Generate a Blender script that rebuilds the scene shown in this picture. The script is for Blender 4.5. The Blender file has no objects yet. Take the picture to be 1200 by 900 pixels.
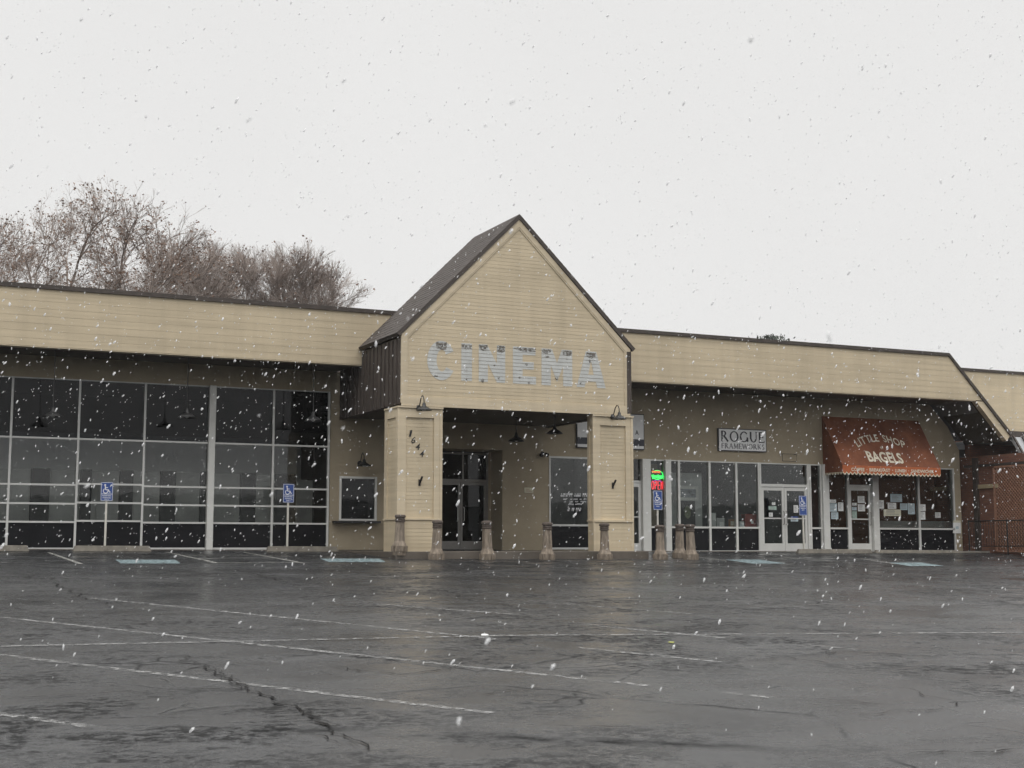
import bpy, bmesh, math, random
from mathutils import Vector, Matrix, geometry
import mathutils.noise as mnoise
rnd = random.Random(7)
S = bpy.context.scene
C = S.collection
# ------------------------------------------------------------------ camera
FPX, HOR, XVP = 1620.0, 640.0, 4100.0
PIT = math.atan((HOR - 450) / FPX)
YAW = math.atan(FPX / ((XVP - 600) * math.cos(PIT)))
st, ct, sp, cp = math.sin(YAW), math.cos(YAW), math.sin(PIT), math.cos(PIT)
FW = Vector((st * cp, ct * cp, sp)); RT = Vector((ct, -st, 0)); UP = Vector((-st * sp, -ct * sp, cp))
cam = bpy.data.cameras.new('camera'); co = bpy.data.objects.new('camera', cam); C.objects.link(co)
co.matrix_world = Matrix(((RT.x, UP.x, -FW.x, 0), (RT.y, UP.y, -FW.y, 0), (RT.z, UP.z, -FW.z, 0), (0, 0, 0, 1)))
cam.sensor_width = 36; cam.lens = 36 * FPX / 1200
cam.clip_start = 0.05; cam.clip_end = 6000
cam.dof.use_dof = True; cam.dof.focus_distance = 34; cam.dof.aperture_fstop = 8
S.camera = co
# ------------------------------------------------------------------ sky, sun, exposure
W = bpy.data.worlds.new('World'); S.world = W; W.use_nodes = True
nt = W.node_tree; nt.nodes.clear()
def wn(t, **k):
    n = nt.nodes.new(t)
    for a, b in k.items(): setattr(n, a, b)
    return n
SUN_EL, SUN_AZ = math.radians(60), math.radians(205)     # azimuth clockwise from +Y: behind the camera
sky = wn('ShaderNodeTexSky', sky_type='NISHITA', sun_disc=False, sun_elevation=SUN_EL, sun_rotation=SUN_AZ,
         air_density=1.0, dust_density=4.0, ozone_density=1.0)
hs = wn('ShaderNodeHueSaturation'); hs.inputs['Saturation'].default_value = 0.06
geo = wn('ShaderNodeTexCoord'); sep = wn('ShaderNodeSeparateXYZ')
ramp = wn('ShaderNodeMapRange', interpolation_type='SMOOTHSTEP')
ramp.inputs['From Min'].default_value = 0.36; ramp.inputs['From Max'].default_value = 1.0
ramp.inputs['To Min'].default_value = 8.6; ramp.inputs['To Max'].default_value = 27.0
cn = wn('ShaderNodeTexNoise'); cn.inputs['Scale'].default_value = 3.0; cn.inputs['Detail'].default_value = 3
cm = wn('ShaderNodeMapRange'); cm.inputs['To Min'].default_value = .955; cm.inputs['To Max'].default_value = 1.045
mul = wn('ShaderNodeMath', operation='MULTIPLY')
comb = wn('ShaderNodeCombineColor')
mulg = wn('ShaderNodeMath', operation='MULTIPLY'); mulg.inputs[1].default_value = 0.995
mulb = wn('ShaderNodeMath', operation='MULTIPLY'); mulb.inputs[1].default_value = 0.985
mix = wn('ShaderNodeMix', data_type='RGBA'); mix.inputs[0].default_value = 0.92
bg = wn('ShaderNodeBackground'); bg.inputs['Strength'].default_value = 0.10
wo = wn('ShaderNodeOutputWorld')
L = nt.links.new
L(sky.outputs[0], hs.inputs['Color']); L(geo.outputs['Generated'], sep.inputs[0]); L(sep.outputs['Z'], ramp.inputs['Value'])
L(geo.outputs['Generated'], cn.inputs['Vector']); L(cn.outputs['Fac'], cm.inputs['Value'])
L(ramp.outputs['Result'], mul.inputs[0]); L(cm.outputs['Result'], mul.inputs[1])
L(mul.outputs[0], comb.inputs[0]); L(mul.outputs[0], mulg.inputs[0]); L(mul.outputs[0], mulb.inputs[0])
L(mulg.outputs[0], comb.inputs[1]); L(mulb.outputs[0], comb.inputs[2])
L(hs.outputs[0], mix.inputs[6]); L(comb.outputs[0], mix.inputs[7]); L(mix.outputs[2], bg.inputs['Color']); L(bg.outputs[0], wo.inputs[0])
sl = bpy.data.lights.new('sun', 'SUN'); sl.energy = 0.9; sl.angle = math.radians(50); sl.color = (1, .97, .93)
so = bpy.data.objects.new('sun', sl); C.objects.link(so)
sd = Vector((math.sin(SUN_AZ) * math.cos(SUN_EL), math.cos(SUN_AZ) * math.cos(SUN_EL), math.sin(SUN_EL)))
so.rotation_euler = sd.to_track_quat('Z', 'Y').to_euler()
S.view_settings.view_transform = 'Standard'; S.view_settings.look = 'None'
S.view_settings.exposure = 0.0; S.view_settings.gamma = 1.0; S.view_settings.use_curve_mapping = False
S.render.engine = 'CYCLES'
S.cycles.max_bounces = 8; S.cycles.diffuse_bounces = 3; S.cycles.glossy_bounces = 4; S.cycles.transparent_max_bounces = 16
S.cycles.use_denoising = True; S.cycles.caustics_reflective = False; S.cycles.caustics_refractive = False

# ------------------------------------------------------------------ measuring helpers (eye at the origin)
def ray(x, y): return FW + RT * ((x - 600) / FPX) + UP * ((450 - y) / FPX)
def at(x, y, Y):
    d = ray(x, y); return d * (Y / d.y)
def X_(x, Y=38.0, y=610): return at(x, y, Y).x
def Z_(x, y, Y=38.0): return at(x, y, Y).z
def gz(x, y):                                   # the lot climbs gently towards the shops
    y2 = max(-18, min(y, 38.6))
    x2 = max(-60, min(x, 80))
    return -0.30 + 0.04 * (y2 - 33) - 0.004 * (x2 - 12)
def gp(px, py):
    d = ray(px, py)
    # z = t*d.z ; plane -0.30+0.04*(t*d.y-33)-0.004*(t*d.x-12)
    t = (-0.30 - 1.32 + 0.048) / (d.z - 0.04 * d.y + 0.004 * d.x)
    return d * t
YS, YF, YT = 38.0, 36.0, 33.0                   # shopfront, fascia and portico planes

# ------------------------------------------------------------------ materials
def new_mat(name):
    m = bpy.data.materials.new(name); m.use_nodes = True
    n = m.node_tree.nodes; b = n['Principled BSDF']
    return m, n, m.node_tree.links.new, b
def mat(name, col, rough=.6, var=.12, scale=3.0, bump=0.0, bscale=60.0, metal=0.0, spec=.5, stretch=(1, 1, 1), tint=None):
    m, n, l, b = new_mat(name)
    b.inputs['Roughness'].default_value = rough; b.inputs['Metallic'].default_value = metal
    b.inputs['Specular IOR Level'].default_value = spec
    tc = n.new('ShaderNodeTexCoord'); mp = n.new('ShaderNodeMapping'); mp.inputs['Scale'].default_value = stretch
    l(tc.outputs['Object'], mp.inputs['Vector'])
    tx = n.new('ShaderNodeTexNoise'); tx.inputs['Scale'].default_value = scale; tx.inputs['Detail'].default_value = 6; tx.inputs['Roughness'].default_value = .6
    l(mp.outputs[0], tx.inputs['Vector'])
    cr = n.new('ShaderNodeValToRGB')
    t = tint or (1, 1, 1)
    cr.color_ramp.elements[0].position = .3; cr.color_ramp.elements[1].position = .7
    cr.color_ramp.elements[0].color = tuple(c * (1 - var) * k for c, k in zip(col, t)) + (1,)
    cr.color_ramp.elements[1].color = tuple(min(1, c * (1 + var)) for c in col) + (1,)
    l(tx.outputs['Fac'], cr.inputs['Fac']); l(cr.outputs['Color'], b.inputs['Base Color'])
    if bump:
        bt = n.new('ShaderNodeTexNoise'); bt.inputs['Scale'].default_value = bscale; bt.inputs['Detail'].default_value = 4
        l(mp.outputs[0], bt.inputs['Vector'])
        bp = n.new('ShaderNodeBump'); bp.inputs['Strength'].default_value = bump; bp.inputs['Distance'].default_value = .02
        l(bt.outputs['Fac'], bp.inputs['Height']); l(bp.outputs[0], b.inputs['Normal'])
    return m
def painted_siding(name, col):
    """cream paint on boards: board to board shifts, rain streaks, grime specks"""
    m, n, l, b = new_mat(name)
    b.inputs['Roughness'].default_value = .62; b.inputs['Specular IOR Level'].default_value = .35
    tc = n.new('ShaderNodeTexCoord')
    def tex(sc, st_, det=5):
        mp = n.new('ShaderNodeMapping'); mp.inputs['Scale'].default_value = st_; l(tc.outputs['Object'], mp.inputs['Vector'])
        t = n.new('ShaderNodeTexNoise'); t.inputs['Scale'].default_value = sc; t.inputs['Detail'].default_value = det; l(mp.outputs[0], t.inputs['Vector'])
        return t.outputs['Fac']
    def rmp(f, a, bb, lo, hi):
        r = n.new('ShaderNodeMapRange'); r.inputs['From Min'].default_value = a; r.inputs['From Max'].default_value = bb
        r.inputs['To Min'].default_value = lo; r.inputs['To Max'].default_value = hi; l(f, r.inputs['Value']); return r.outputs['Result']
    def mulf(a, c):
        k = n.new('ShaderNodeMath'); k.operation = 'MULTIPLY'; l(a, k.inputs[0]); l(c, k.inputs[1]); return k.outputs[0]
    a = rmp(tex(1.0, (.35, .35, 9)), .3, .7, .90, 1.07)
    s = rmp(tex(1.0, (3.1, 3.1, .22), 9), .42, .78, 1.02, .90)
    g = rmp(tex(.6, (1, 1, 1), 8), .3, .75, 1.04, .90)
    f = mulf(mulf(a, s), g)
    mx = n.new('ShaderNodeMix'); mx.data_type = 'RGBA'; mx.blend_type = 'MULTIPLY'; mx.inputs[0].default_value = 1
    mx.inputs[6].default_value = col + (1,); cc = n.new('ShaderNodeCombineColor')
    for i in range(3): l(f, cc.inputs[i])
    l(cc.outputs[0], mx.inputs[7]); l(mx.outputs[2], b.inputs['Base Color'])
    return m
def glass_mat(name, tint, ior=1.45, rough=.015, wavy=.03):
    m = bpy.data.materials.new(name); m.use_nodes = True; n = m.node_tree.nodes; l = m.node_tree.links.new; n.clear()
    o = n.new('ShaderNodeOutputMaterial'); mx = n.new('ShaderNodeMixShader'); fr = n.new('ShaderNodeFresnel'); fr.inputs['IOR'].default_value = ior
    tr = n.new('ShaderNodeBsdfTransparent'); tr.inputs['Color'].default_value = tint + (1,)
    gl = n.new('ShaderNodeBsdfGlossy'); gl.inputs['Roughness'].default_value = rough
    tc = n.new('ShaderNodeTexCoord'); tx = n.new('ShaderNodeTexNoise'); tx.inputs['Scale'].default_value = 1.3; l(tc.outputs['Object'], tx.inputs['Vector'])
    bp = n.new('ShaderNodeBump'); bp.inputs['Strength'].default_value = wavy; bp.inputs['Distance'].default_value = .05
    l(tx.outputs['Fac'], bp.inputs['Height']); l(bp.outputs[0], gl.inputs['Normal'])
    l(fr.outputs[0], mx.inputs[0]); l(tr.outputs[0], mx.inputs[1]); l(gl.outputs[0], mx.inputs[2]); l(mx.outputs[0], o.inputs[0])
    return m
def emit_mat(name, col, k):
    m, n, l, b = new_mat(name); b.inputs['Base Color'].default_value = col + (1,)
    b.inputs['Emission Color'].default_value = col + (1,); b.inputs['Emission Strength'].default_value = k
    tc = n.new('ShaderNodeTexCoord'); tx = n.new('ShaderNodeTexNoise'); tx.inputs['Scale'].default_value = 40; l(tc.outputs['Object'], tx.inputs['Vector'])
    r = n.new('ShaderNodeMapRange'); r.inputs['To Min'].default_value = .1; r.inputs['To Max'].default_value = .4; l(tx.outputs['Fac'], r.inputs['Value']); l(r.outputs[0], b.inputs['Roughness'])
    return m
def asphalt_mat():
    m, n, l, b = new_mat('wet_asphalt')
    tc = n.new('ShaderNodeTexCoord')
    def mapped(st_, rot=0):
        mp = n.new('ShaderNodeMapping'); mp.inputs['Scale'].default_value = st_; mp.inputs['Rotation'].default_value = (0, 0, rot)
        l(tc.outputs['Object'], mp.inputs['Vector']); return mp.outputs[0]
    def noise(v, sc, det=6, ro=.6):
        t = n.new('ShaderNodeTexNoise'); t.inputs['Scale'].default_value = sc; t.inputs['Detail'].default_value = det; t.inputs['Roughness'].default_value = ro
        l(v, t.inputs['Vector']); return t.outputs['Fac']
    def rng(f, a, c, lo, hi):
        r = n.new('ShaderNodeMapRange'); r.inputs['From Min'].default_value = a; r.inputs['From Max'].default_value = c
        r.inputs['To Min'].default_value = lo; r.inputs['To Max'].default_value = hi; l(f, r.inputs['Value']); return r.outputs['Result']
    def math_(op, a, c):
        k = n.new('ShaderNodeMath'); k.operation = op
        for i, v in enumerate((a, c)):
            if isinstance(v, (int, float)): k.inputs[i].default_value = v
            else: l(v, k.inputs[i])
        return k.outputs[0]
    P0 = mapped((1, 1, 1))
    # warped cracks, only where the paving has failed
    wv = n.new('ShaderNodeTexNoise'); wv.inputs['Scale'].default_value = 1.1; wv.inputs['Detail'].default_value = 5; l(P0, wv.inputs['Vector'])
    va = n.new('ShaderNodeVectorMath'); va.operation = 'MULTIPLY_ADD'; va.inputs[1].default_value = (.55, .55, 0); l(wv.outputs['Color'], va.inputs[0]); l(P0, va.inputs[2])
    def crack(sc, w):
        v = n.new('ShaderNodeTexVoronoi'); v.feature = 'DISTANCE_TO_EDGE'; v.inputs['Scale'].default_value = sc; l(va.outputs[0], v.inputs['Vector'])
        return rng(v.outputs['Distance'], 0, w, 1, 0)
    big = math_('MULTIPLY', crack(.16, .006), rng(noise(P0, .25, 3), .44, .56, 0, 1))
    fine = math_('MULTIPLY', crack(3.2, .10), rng(noise(P0, .22, 6, .65), .56, .62, 0, 1))
    fine2 = math_('MULTIPLY', crack(1.2, .035), rng(noise(mapped((1, 1, 1), .7), .3, 6, .65), .54, .62, 0, 1))
    crk = math_('MAXIMUM', math_('MAXIMUM', big, fine), fine2)
    agg = noise(P0, 55, 4, .8)
    zone = rng(noise(P0, .16, 4, .6), .36, .52, 0, 1)                             # stretches where the top course has ravelled
    pit = rng(noise(mapped((.75, 1, 1), -.35), 1.1, 9, .78), .455, .535, 0, 1)
    rag = rng(noise(P0, 9, 6, .8), .42, .54, 0, 1)
    blot = math_('MULTIPLY', math_('MULTIPLY', pit, rag), math_('ADD', math_('MULTIPLY', zone, .8), .2))
    fade = rng(noise(P0, 2.6, 5, .7), .36, .56, .15, 1)
    crk = math_('MULTIPLY', crk, fade)
    tone = rng(noise(P0, .35, 8, .7), .35, .65, .75, 1.25)
    col = math_('MULTIPLY', math_('MULTIPLY', rng(agg, .35, .65, .014, .07), tone), math_('SUBTRACT', 1, math_('MULTIPLY', blot, .85)))
    col = math_('MULTIPLY', col, math_('SUBTRACT', 1, math_('MULTIPLY', crk, .85)))
    cc = n.new('ShaderNodeCombineColor'); l(math_('MULTIPLY', col, .97), cc.inputs[0]); l(col, cc.inputs[1]); l(math_('MULTIPLY', col, 1.05), cc.inputs[2])
    l(cc.outputs[0], b.inputs['Base Color'])
    wet = rng(noise(mapped((.7, 1, 1), -.2), .5, 8, .7), .36, .62, .11, .31)
    ro = math_('ADD', math_('ADD', wet, math_('MULTIPLY', blot, .30)), math_('MULTIPLY', crk, .3))
    l(ro, b.inputs['Roughness'])
    l(math_('MAXIMUM', math_('SUBTRACT', .38, math_('MULTIPLY', math_('MAXIMUM', blot, crk), .31)), .01), b.inputs['Specular IOR Level'])
    h = math_('SUBTRACT', math_('ADD', math_('MULTIPLY', agg, .5), math_('MULTIPLY', noise(P0, 12, 4, .7), .35)), math_('MULTIPLY', crk, 1.2))
    h = math_('SUBTRACT', h, math_('MULTIPLY', blot, .7))
    bp = n.new('ShaderNodeBump'); bp.inputs['Strength'].default_value = .42; bp.inputs['Distance'].default_value = .012
    l(h, bp.inputs['Height']); l(bp.outputs[0], b.inputs['Normal'])
    return m
def worn_paint(name, col, thr=.5, scale=14, spec=.3):
    """paint worn through to what lies under it"""
    m = mat(name, col, .6, .2, 8, .2, 90, spec=spec)
    n = m.node_tree.nodes; l = m.node_tree.links.new; b = n['Principled BSDF']
    tc = n.new('ShaderNodeTexCoord'); tx = n.new('ShaderNodeTexNoise'); tx.inputs['Scale'].default_value = scale; tx.inputs['Detail'].default_value = 8; tx.inputs['Roughness'].default_value = .75
    l(tc.outputs['Object'], tx.inputs['Vector'])
    r = n.new('ShaderNodeMapRange'); r.inputs['From Min'].default_value = thr - .07; r.inputs['From Max'].default_value = thr + .07; l(tx.outputs['Fac'], r.inputs['Value'])
    l(r.outputs[0], b.inputs['Alpha'])
    return m
def snow_mat():
    """loose wet flakes: light comes through as well as off them"""
    m = bpy.data.materials.new('wet_snowflake'); m.use_nodes = True; n = m.node_tree.nodes; l = m.node_tree.links.new; n.clear()
    o = n.new('ShaderNodeOutputMaterial'); d = n.new('ShaderNodeBsdfDiffuse'); t = n.new('ShaderNodeBsdfTranslucent'); tr = n.new('ShaderNodeBsdfTransparent')
    for k in (d, t): k.inputs['Color'].default_value = (.95, .955, .96, 1)
    a = n.new('ShaderNodeMixShader'); a.inputs[0].default_value = .5; c = n.new('ShaderNodeMixShader')
    tc = n.new('ShaderNodeTexCoord'); tx = n.new('ShaderNodeTexNoise'); tx.inputs['Scale'].default_value = 160; l(tc.outputs['Object'], tx.inputs['Vector'])
    r = n.new('ShaderNodeMapRange'); r.inputs['From Min'].default_value = .35; r.inputs['From Max'].default_value = .65; r.inputs['To Min'].default_value = .35; r.inputs['To Max'].default_value = .95; l(tx.outputs['Fac'], r.inputs['Value'])
    l(r.outputs[0], c.inputs[0]); l(d.outputs[0], a.inputs[1]); l(t.outputs[0], a.inputs[2]); l(tr.outputs[0], c.inputs[1]); l(a.outputs[0], c.inputs[2]); l(c.outputs[0], o.inputs[0])
    return m
def brick_mat():
    m, n, l, b = new_mat('brown_brick'); b.inputs['Roughness'].default_value = .8
    tc = n.new('ShaderNodeTexCoord'); mp = n.new('ShaderNodeMapping'); mp.inputs['Rotation'].default_value = (0, math.radians(90), math.radians(90))
    sx = n.new('ShaderNodeSeparateXYZ'); cx = n.new('ShaderNodeCombineXYZ'); ad = n.new('ShaderNodeMath'); ad.operation = 'ADD'
    l(tc.outputs['Object'], sx.inputs[0]); l(sx.outputs[0], ad.inputs[0]); l(sx.outputs[1], ad.inputs[1]); l(ad.outputs[0], cx.inputs[0]); l(sx.outputs[2], cx.inputs[1])
    br = n.new('ShaderNodeTexBrick'); br.inputs['Scale'].default_value = 1.0; br.inputs['Brick Width'].default_value = .22; br.inputs['Row Height'].default_value = .075
    br.inputs['Mortar Size'].default_value = .006; br.inputs['Color1'].default_value = (.20, .085, .053, 1); br.inputs['Color2'].default_value = (.15, .067, .045, 1); br.inputs['Mortar'].default_value = (.10, .075, .06, 1)
    l(cx.outputs[0], br.inputs['Vector']); l(br.outputs['Color'], b.inputs['Base Color'])
    bp = n.new('ShaderNodeBump'); bp.inputs['Strength'].default_value = .5; bp.inputs['Distance'].default_value = .01; bp.invert = True; l(br.outputs['Fac'], bp.inputs['Height']); l(bp.outputs[0], b.inputs['Normal'])
    return m
M = dict(
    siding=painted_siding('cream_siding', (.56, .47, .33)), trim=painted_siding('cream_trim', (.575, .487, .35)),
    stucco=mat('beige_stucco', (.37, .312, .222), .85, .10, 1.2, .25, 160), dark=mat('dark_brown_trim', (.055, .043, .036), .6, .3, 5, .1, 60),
    darkwood=mat('dark_brown_siding', (.06, .047, .039), .7, .3, 2, .2, 30, stretch=(4, 4, .5)),
    shake=mat('dark_roof_shakes', (.062, .051, .045), .85, .22, 7, .3, 25, stretch=(1, 5, 1)),
    soffit=mat('brown_soffit', (.075, .062, .048), .8, .15, 2, .1, 40), roofing=mat('grey_roofing', (.2, .2, .2), .9, .15, 2, .2, 30),
    alu=mat('white_aluminium', (.66, .66, .63), .4, .06, 3, 0), mull=mat('grey_aluminium', (.62, .62, .6), .4, .07, 3, 0), bronze=mat('grey_bronze_frame', (.26, .25, .235), .45, .1, 3, 0, metal=.2),
    glass=glass_mat('window_glass', (.88, .89, .88), 1.50), topglass=glass_mat('shade_tinted_top_glass', (.25, .27, .30), 1.36), shopglass=glass_mat('shop_glass', (.90, .92, .91), 1.45), dglass=glass_mat('dark_glass', (.22, .23, .25), 1.45),  # topglass tint carries the shade of the dark ceiling space indoors
    spandrel=mat('black_spandrel', (.012, .012, .014), .2, .2, 2, spec=.12), inner=mat('dark_interior', (.12, .12, .12), .9, .2, 1),
    innerpale=mat('pale_interior_wall', (.80, .81, .80), .9, .1, .8), innerblack=mat('black_interior_column', (.045, .045, .048), .8, .2, 3), innerbrown=mat('brown_interior_wall', (.14, .08, .05), .85, .25, 1.5),
    panel=mat('grey_display_panel', (.5, .51, .5), .7, .2, 1.2), concrete=mat('weathered_concrete', (.235, .195, .155), .9, .42, 6, .5, 45, tint=(.8, .77, .72), stretch=(3, 3, .6)),
    conc_dark=mat('stained_concrete_cap', (.10, .08, .068), .9, .35, 14, .5, 45), kerb=mat('kerb_concrete', (.22, .205, .18), .85, .2, 4, .3, 60), walk=mat('damp_walk_concrete', (.115, .098, .08), .55, .25, 2, .25, 60),
    stop=mat('wheel_stop_concrete', (.17, .155, .13), .85, .3, 6, .4, 50), black=mat('black_lamp_metal', (.018, .018, .018), .45, .2, 8), lampin=mat('lamp_inner_white', (.6, .6, .58), .5, .05, 5),
    white=mat('white_sign_face', (.80, .80, .80), .5, .05, 4), charcoal=mat('charcoal_ink', (.045, .045, .05), .6, .1, 5), greyink=mat('grey_ink', (.22, .22, .225), .6, .1, 5),
    band=mat('navy_band', (.03, .032, .045), .5, .1, 5), blue=mat('sign_blue', (.03, .075, .28), .4, .1, 8), signwhite=mat('sign_white', (.75, .76, .78), .4, .05, 6),
    post=mat('pale_sign_post', (.62, .60, .54), .5, .12, 6), rust=mat('rust_red_canvas', (.205, .07, .031), .8, .2, 1.6, .25, 120, tint=(.8, .7, .7)), valance=mat('orange_canvas_valance', (.42, .115, .04), .8, .15, 3, .2, 120),
    cream=mat('cream_letter', (.66, .60, .48), .7, .12, 9), scallop=mat('scallop_edging', (.62, .56, .43), .7, .15, 9),
    letter=mat('peeling_letter_paint', (.48, .49, .475), .7, .12, 3, .2, 60), letterdark=worn_paint('bared_dark_wood', (.13, .115, .10), .50, 16),
    paper=mat('white_paper', (.80, .81, .79), .8, .05, 30), bluepaper=mat('pale_blue_paper', (.48, .58, .62), .8, .06, 30), greenpaper=mat('pale_green_paper', (.40, .52, .46), .8, .06, 30), buff=mat('buff_paper', (.62, .60, .47), .8, .06, 30),
    red=mat('red_box_card', (.30, .05, .04), .6, .15, 12), wood=mat('light_wood_frame', (.32, .17, .09), .6, .2, 12), photo=mat('landscape_print', (.22, .24, .27), .5, .7, 6, stretch=(.6, 1, 4)), curtain=mat('tan_curtain', (.30, .24, .17), .9, .4, 4, stretch=(9, 1, .4)),
    mannequin=mat('foliage_print', (.2, .22, .14), .8, .5, 20), line=worn_paint('worn_white_line', (.29, .29, .285), .525, 11), hatch=worn_paint('worn_hatch_line', (.30, .30, .28), .48), bluepaint=worn_paint('worn_blue_paint', (.19, .25, .265), .46, 9),
    crackfill=worn_paint('dark_crack_fill', (.009, .0085, .0085), .36, 34, .05), asphalt=asphalt_mat(), hill=mat('dark_hillside', (.045, .055, .05), .95, .3, .02), land=mat('winter_ground', (.09, .085, .06), .95, .3, .1),
    bark=mat('grey_bark', (.19, .165, .145), .95, .3, 3), twig=mat('hazed_brown_twigs', (.33, .28, .25), .95, .25, 1), rustleaf=mat('withered_leaves', (.21, .135, .095), .9, .35, 2), evergreen=mat('dark_green_leaves', (.05, .06, .045), .9, .4, 3),  # twig colour is paled, snow haze over the trees put into it
    snow=snow_mat(), brick=brick_mat(), lattice=mat('brown_lattice_wood', (.30, .155, .10), .8, .25, 6), iron=mat('black_iron', (.02, .018, .017), .5, .2, 9), metalroof=mat('grey_metal_roof', (.34, .35, .36), .4, .1, 2, 0, metal=.3),
    tan=mat('tan_board', (.36, .29, .18), .8, .1, 5), leafy=mat('yellow_leaf', (.34, .36, .10), .7, .1, 20),
    neong=emit_mat('green_neon', (.05, 1.0, .16), 2.0), neonr=emit_mat('red_neon', (1.0, .05, .07), 1.5), neono=emit_mat('orange_neon', (1.0, .22, .07), 1.1), neonb=emit_mat('violet_neon', (.45, .12, 1.0), .8),
)
# ------------------------------------------------------------------ mesh helpers
class MB:
    def __init__(s): s.v, s.f = [], []
    def add(s, vs, fs):
        o = len(s.v); s.v += [tuple(v) for v in vs]; s.f += [tuple(i + o for i in f) for f in fs]; return s
    def box(s, x0, x1, y0, y1, z0, z1):
        if x0 > x1: x0, x1 = x1, x0
        if y0 > y1: y0, y1 = y1, y0
        if z0 > z1: z0, z1 = z1, z0
        return s.add([(x0, y0, z0), (x1, y0, z0), (x1, y1, z0), (x0, y1, z0), (x0, y0, z1), (x1, y0, z1), (x1, y1, z1), (x0, y1, z1)],
                     [(0, 3, 2, 1), (4, 5, 6, 7), (0, 1, 5, 4), (1, 2, 6, 5), (2, 3, 7, 6), (3, 0, 4, 7)])
    def prism(s, pts, y0, y1):                   # outline in (x,z), extruded along y
        n = len(pts); a = sum(pts[i][0] * pts[(i + 1) % n][1] - pts[(i + 1) % n][0] * pts[i][1] for i in range(n))
        if a < 0: pts = pts[::-1]
        vs = [(p[0], y0, p[1]) for p in pts] + [(p[0], y1, p[1]) for p in pts]
        return s.add(vs, [tuple(range(n)), tuple(range(2 * n - 1, n - 1, -1))] + [(i, i + n, (i + 1) % n + n, (i + 1) % n) for i in range(n)])
    def quad(s, a, b, c, d): return s.add([a, b, c, d], [(0, 1, 2, 3)])
    def tube(s, pts, r, n=8, caps=True):
        pts = [Vector(p) for p in pts]; rs = r if isinstance(r, (list, tuple)) else [r] * len(pts)
        base = len(s.v); up = None
        for i, p in enumerate(pts):
            d = (pts[min(i + 1, len(pts) - 1)] - pts[max(i - 1, 0)]).normalized()
            if up is None or abs(up.dot(d)) > .99: up = Vector((0, 0, 1)) if abs(d.z) < .9 else Vector((1, 0, 0))
            a = d.cross(up).normalized(); c = a.cross(d).normalized(); up = c
            for k in range(n):
                t = 2 * math.pi * k / n; s.v.append(tuple(p + (a * math.cos(t) + c * math.sin(t)) * rs[i]))
        for i in range(len(pts) - 1):
            for k in range(n):
                o = base + i * n; s.f.append((o + k, o + (k + 1) % n, o + n + (k + 1) % n, o + n + k))
        if caps:
            s.f.append(tuple(base + k for k in range(n))[::-1]); s.f.append(tuple(base + (len(pts) - 1) * n + k for k in range(n)))
        return s
    def lathe(s, prof, c=(0, 0, 0), n=16, square=False, rot=0):
        base = len(s.v)
        for r, z in prof:
            for k in range(n):
                t = 2 * math.pi * (k + .5) / n + rot; q = 1.0
                if square: q = 1 / max(abs(math.cos(t)), abs(math.sin(t)))
                s.v.append((c[0] + r * q * math.cos(t), c[1] + r * q * math.sin(t), c[2] + z))
        for i in range(len(prof) - 1):
            for k in range(n):
                o = base + i * n; s.f.append((o + k, o + (k + 1) % n, o + n + (k + 1) % n, o + n + k))
        s.f.append(tuple(base + k for k in range(n))[::-1]); s.f.append(tuple(base + (len(prof) - 1) * n + k for k in range(n)))
        return s
    def build(s, name, m, parent=None, loc=(0, 0, 0), smooth=False, label=None, bevel=0):
        me = bpy.data.meshes.new(name); me.from_pydata(s.v, [], s.f); me.update()
        if bevel or smooth:
            pass
        o = bpy.data.objects.new(name, me); C.objects.link(o); o.location = loc
        me.materials.append(M[m] if isinstance(m, str) else m)
        if smooth: me.polygons.foreach_set('use_smooth', [True] * len(me.polygons))
        if bevel:
            b = o.modifiers.new('bevel', 'BEVEL'); b.width = bevel; b.segments = 2; b.limit_method = 'ANGLE'
        if parent: o.parent = parent
        if label: o['label'] = label
        return o
def tag(o, label, cat, group=None, kind=None):
    o['label'] = label; o['category'] = cat
    if group: o['group'] = group
    if kind: o['kind'] = kind
    return o
def thing(name, label, cat, loc=(0, 0, 0), group=None):
    o = bpy.data.objects.new(name, None); C.objects.link(o); o.location = loc; o.empty_display_size = .2
    return tag(o, label, cat, group)
def sub(o, p, root): o.parent = p; return o      # parts already sit in world space
def structure(o): o['kind'] = 'structure'; return o
def copy_tree(o, parent=None):
    c = o.copy(); C.objects.link(c)
    if parent: c.parent = parent
    for ch in list(o.children): copy_tree(ch, c)
    return c
def clip(poly, z0, z1):                          # convex outline cut to a horizontal strip
    def half(p, z, keep_above):
        out = []
        for i in range(len(p)):
            a, b = p[i], p[(i + 1) % len(p)]
            ia = a[1] >= z if keep_above else a[1] <= z; ib = b[1] >= z if keep_above else b[1] <= z
            if ia: out.append(a)
            if ia != ib:
                t = (z - a[1]) / (b[1] - a[1]); out.append((a[0] + t * (b[0] - a[0]), z))
        return out
    q = half(poly, z0, True)
    return half(q, z1, False) if len(q) > 2 else []
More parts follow.
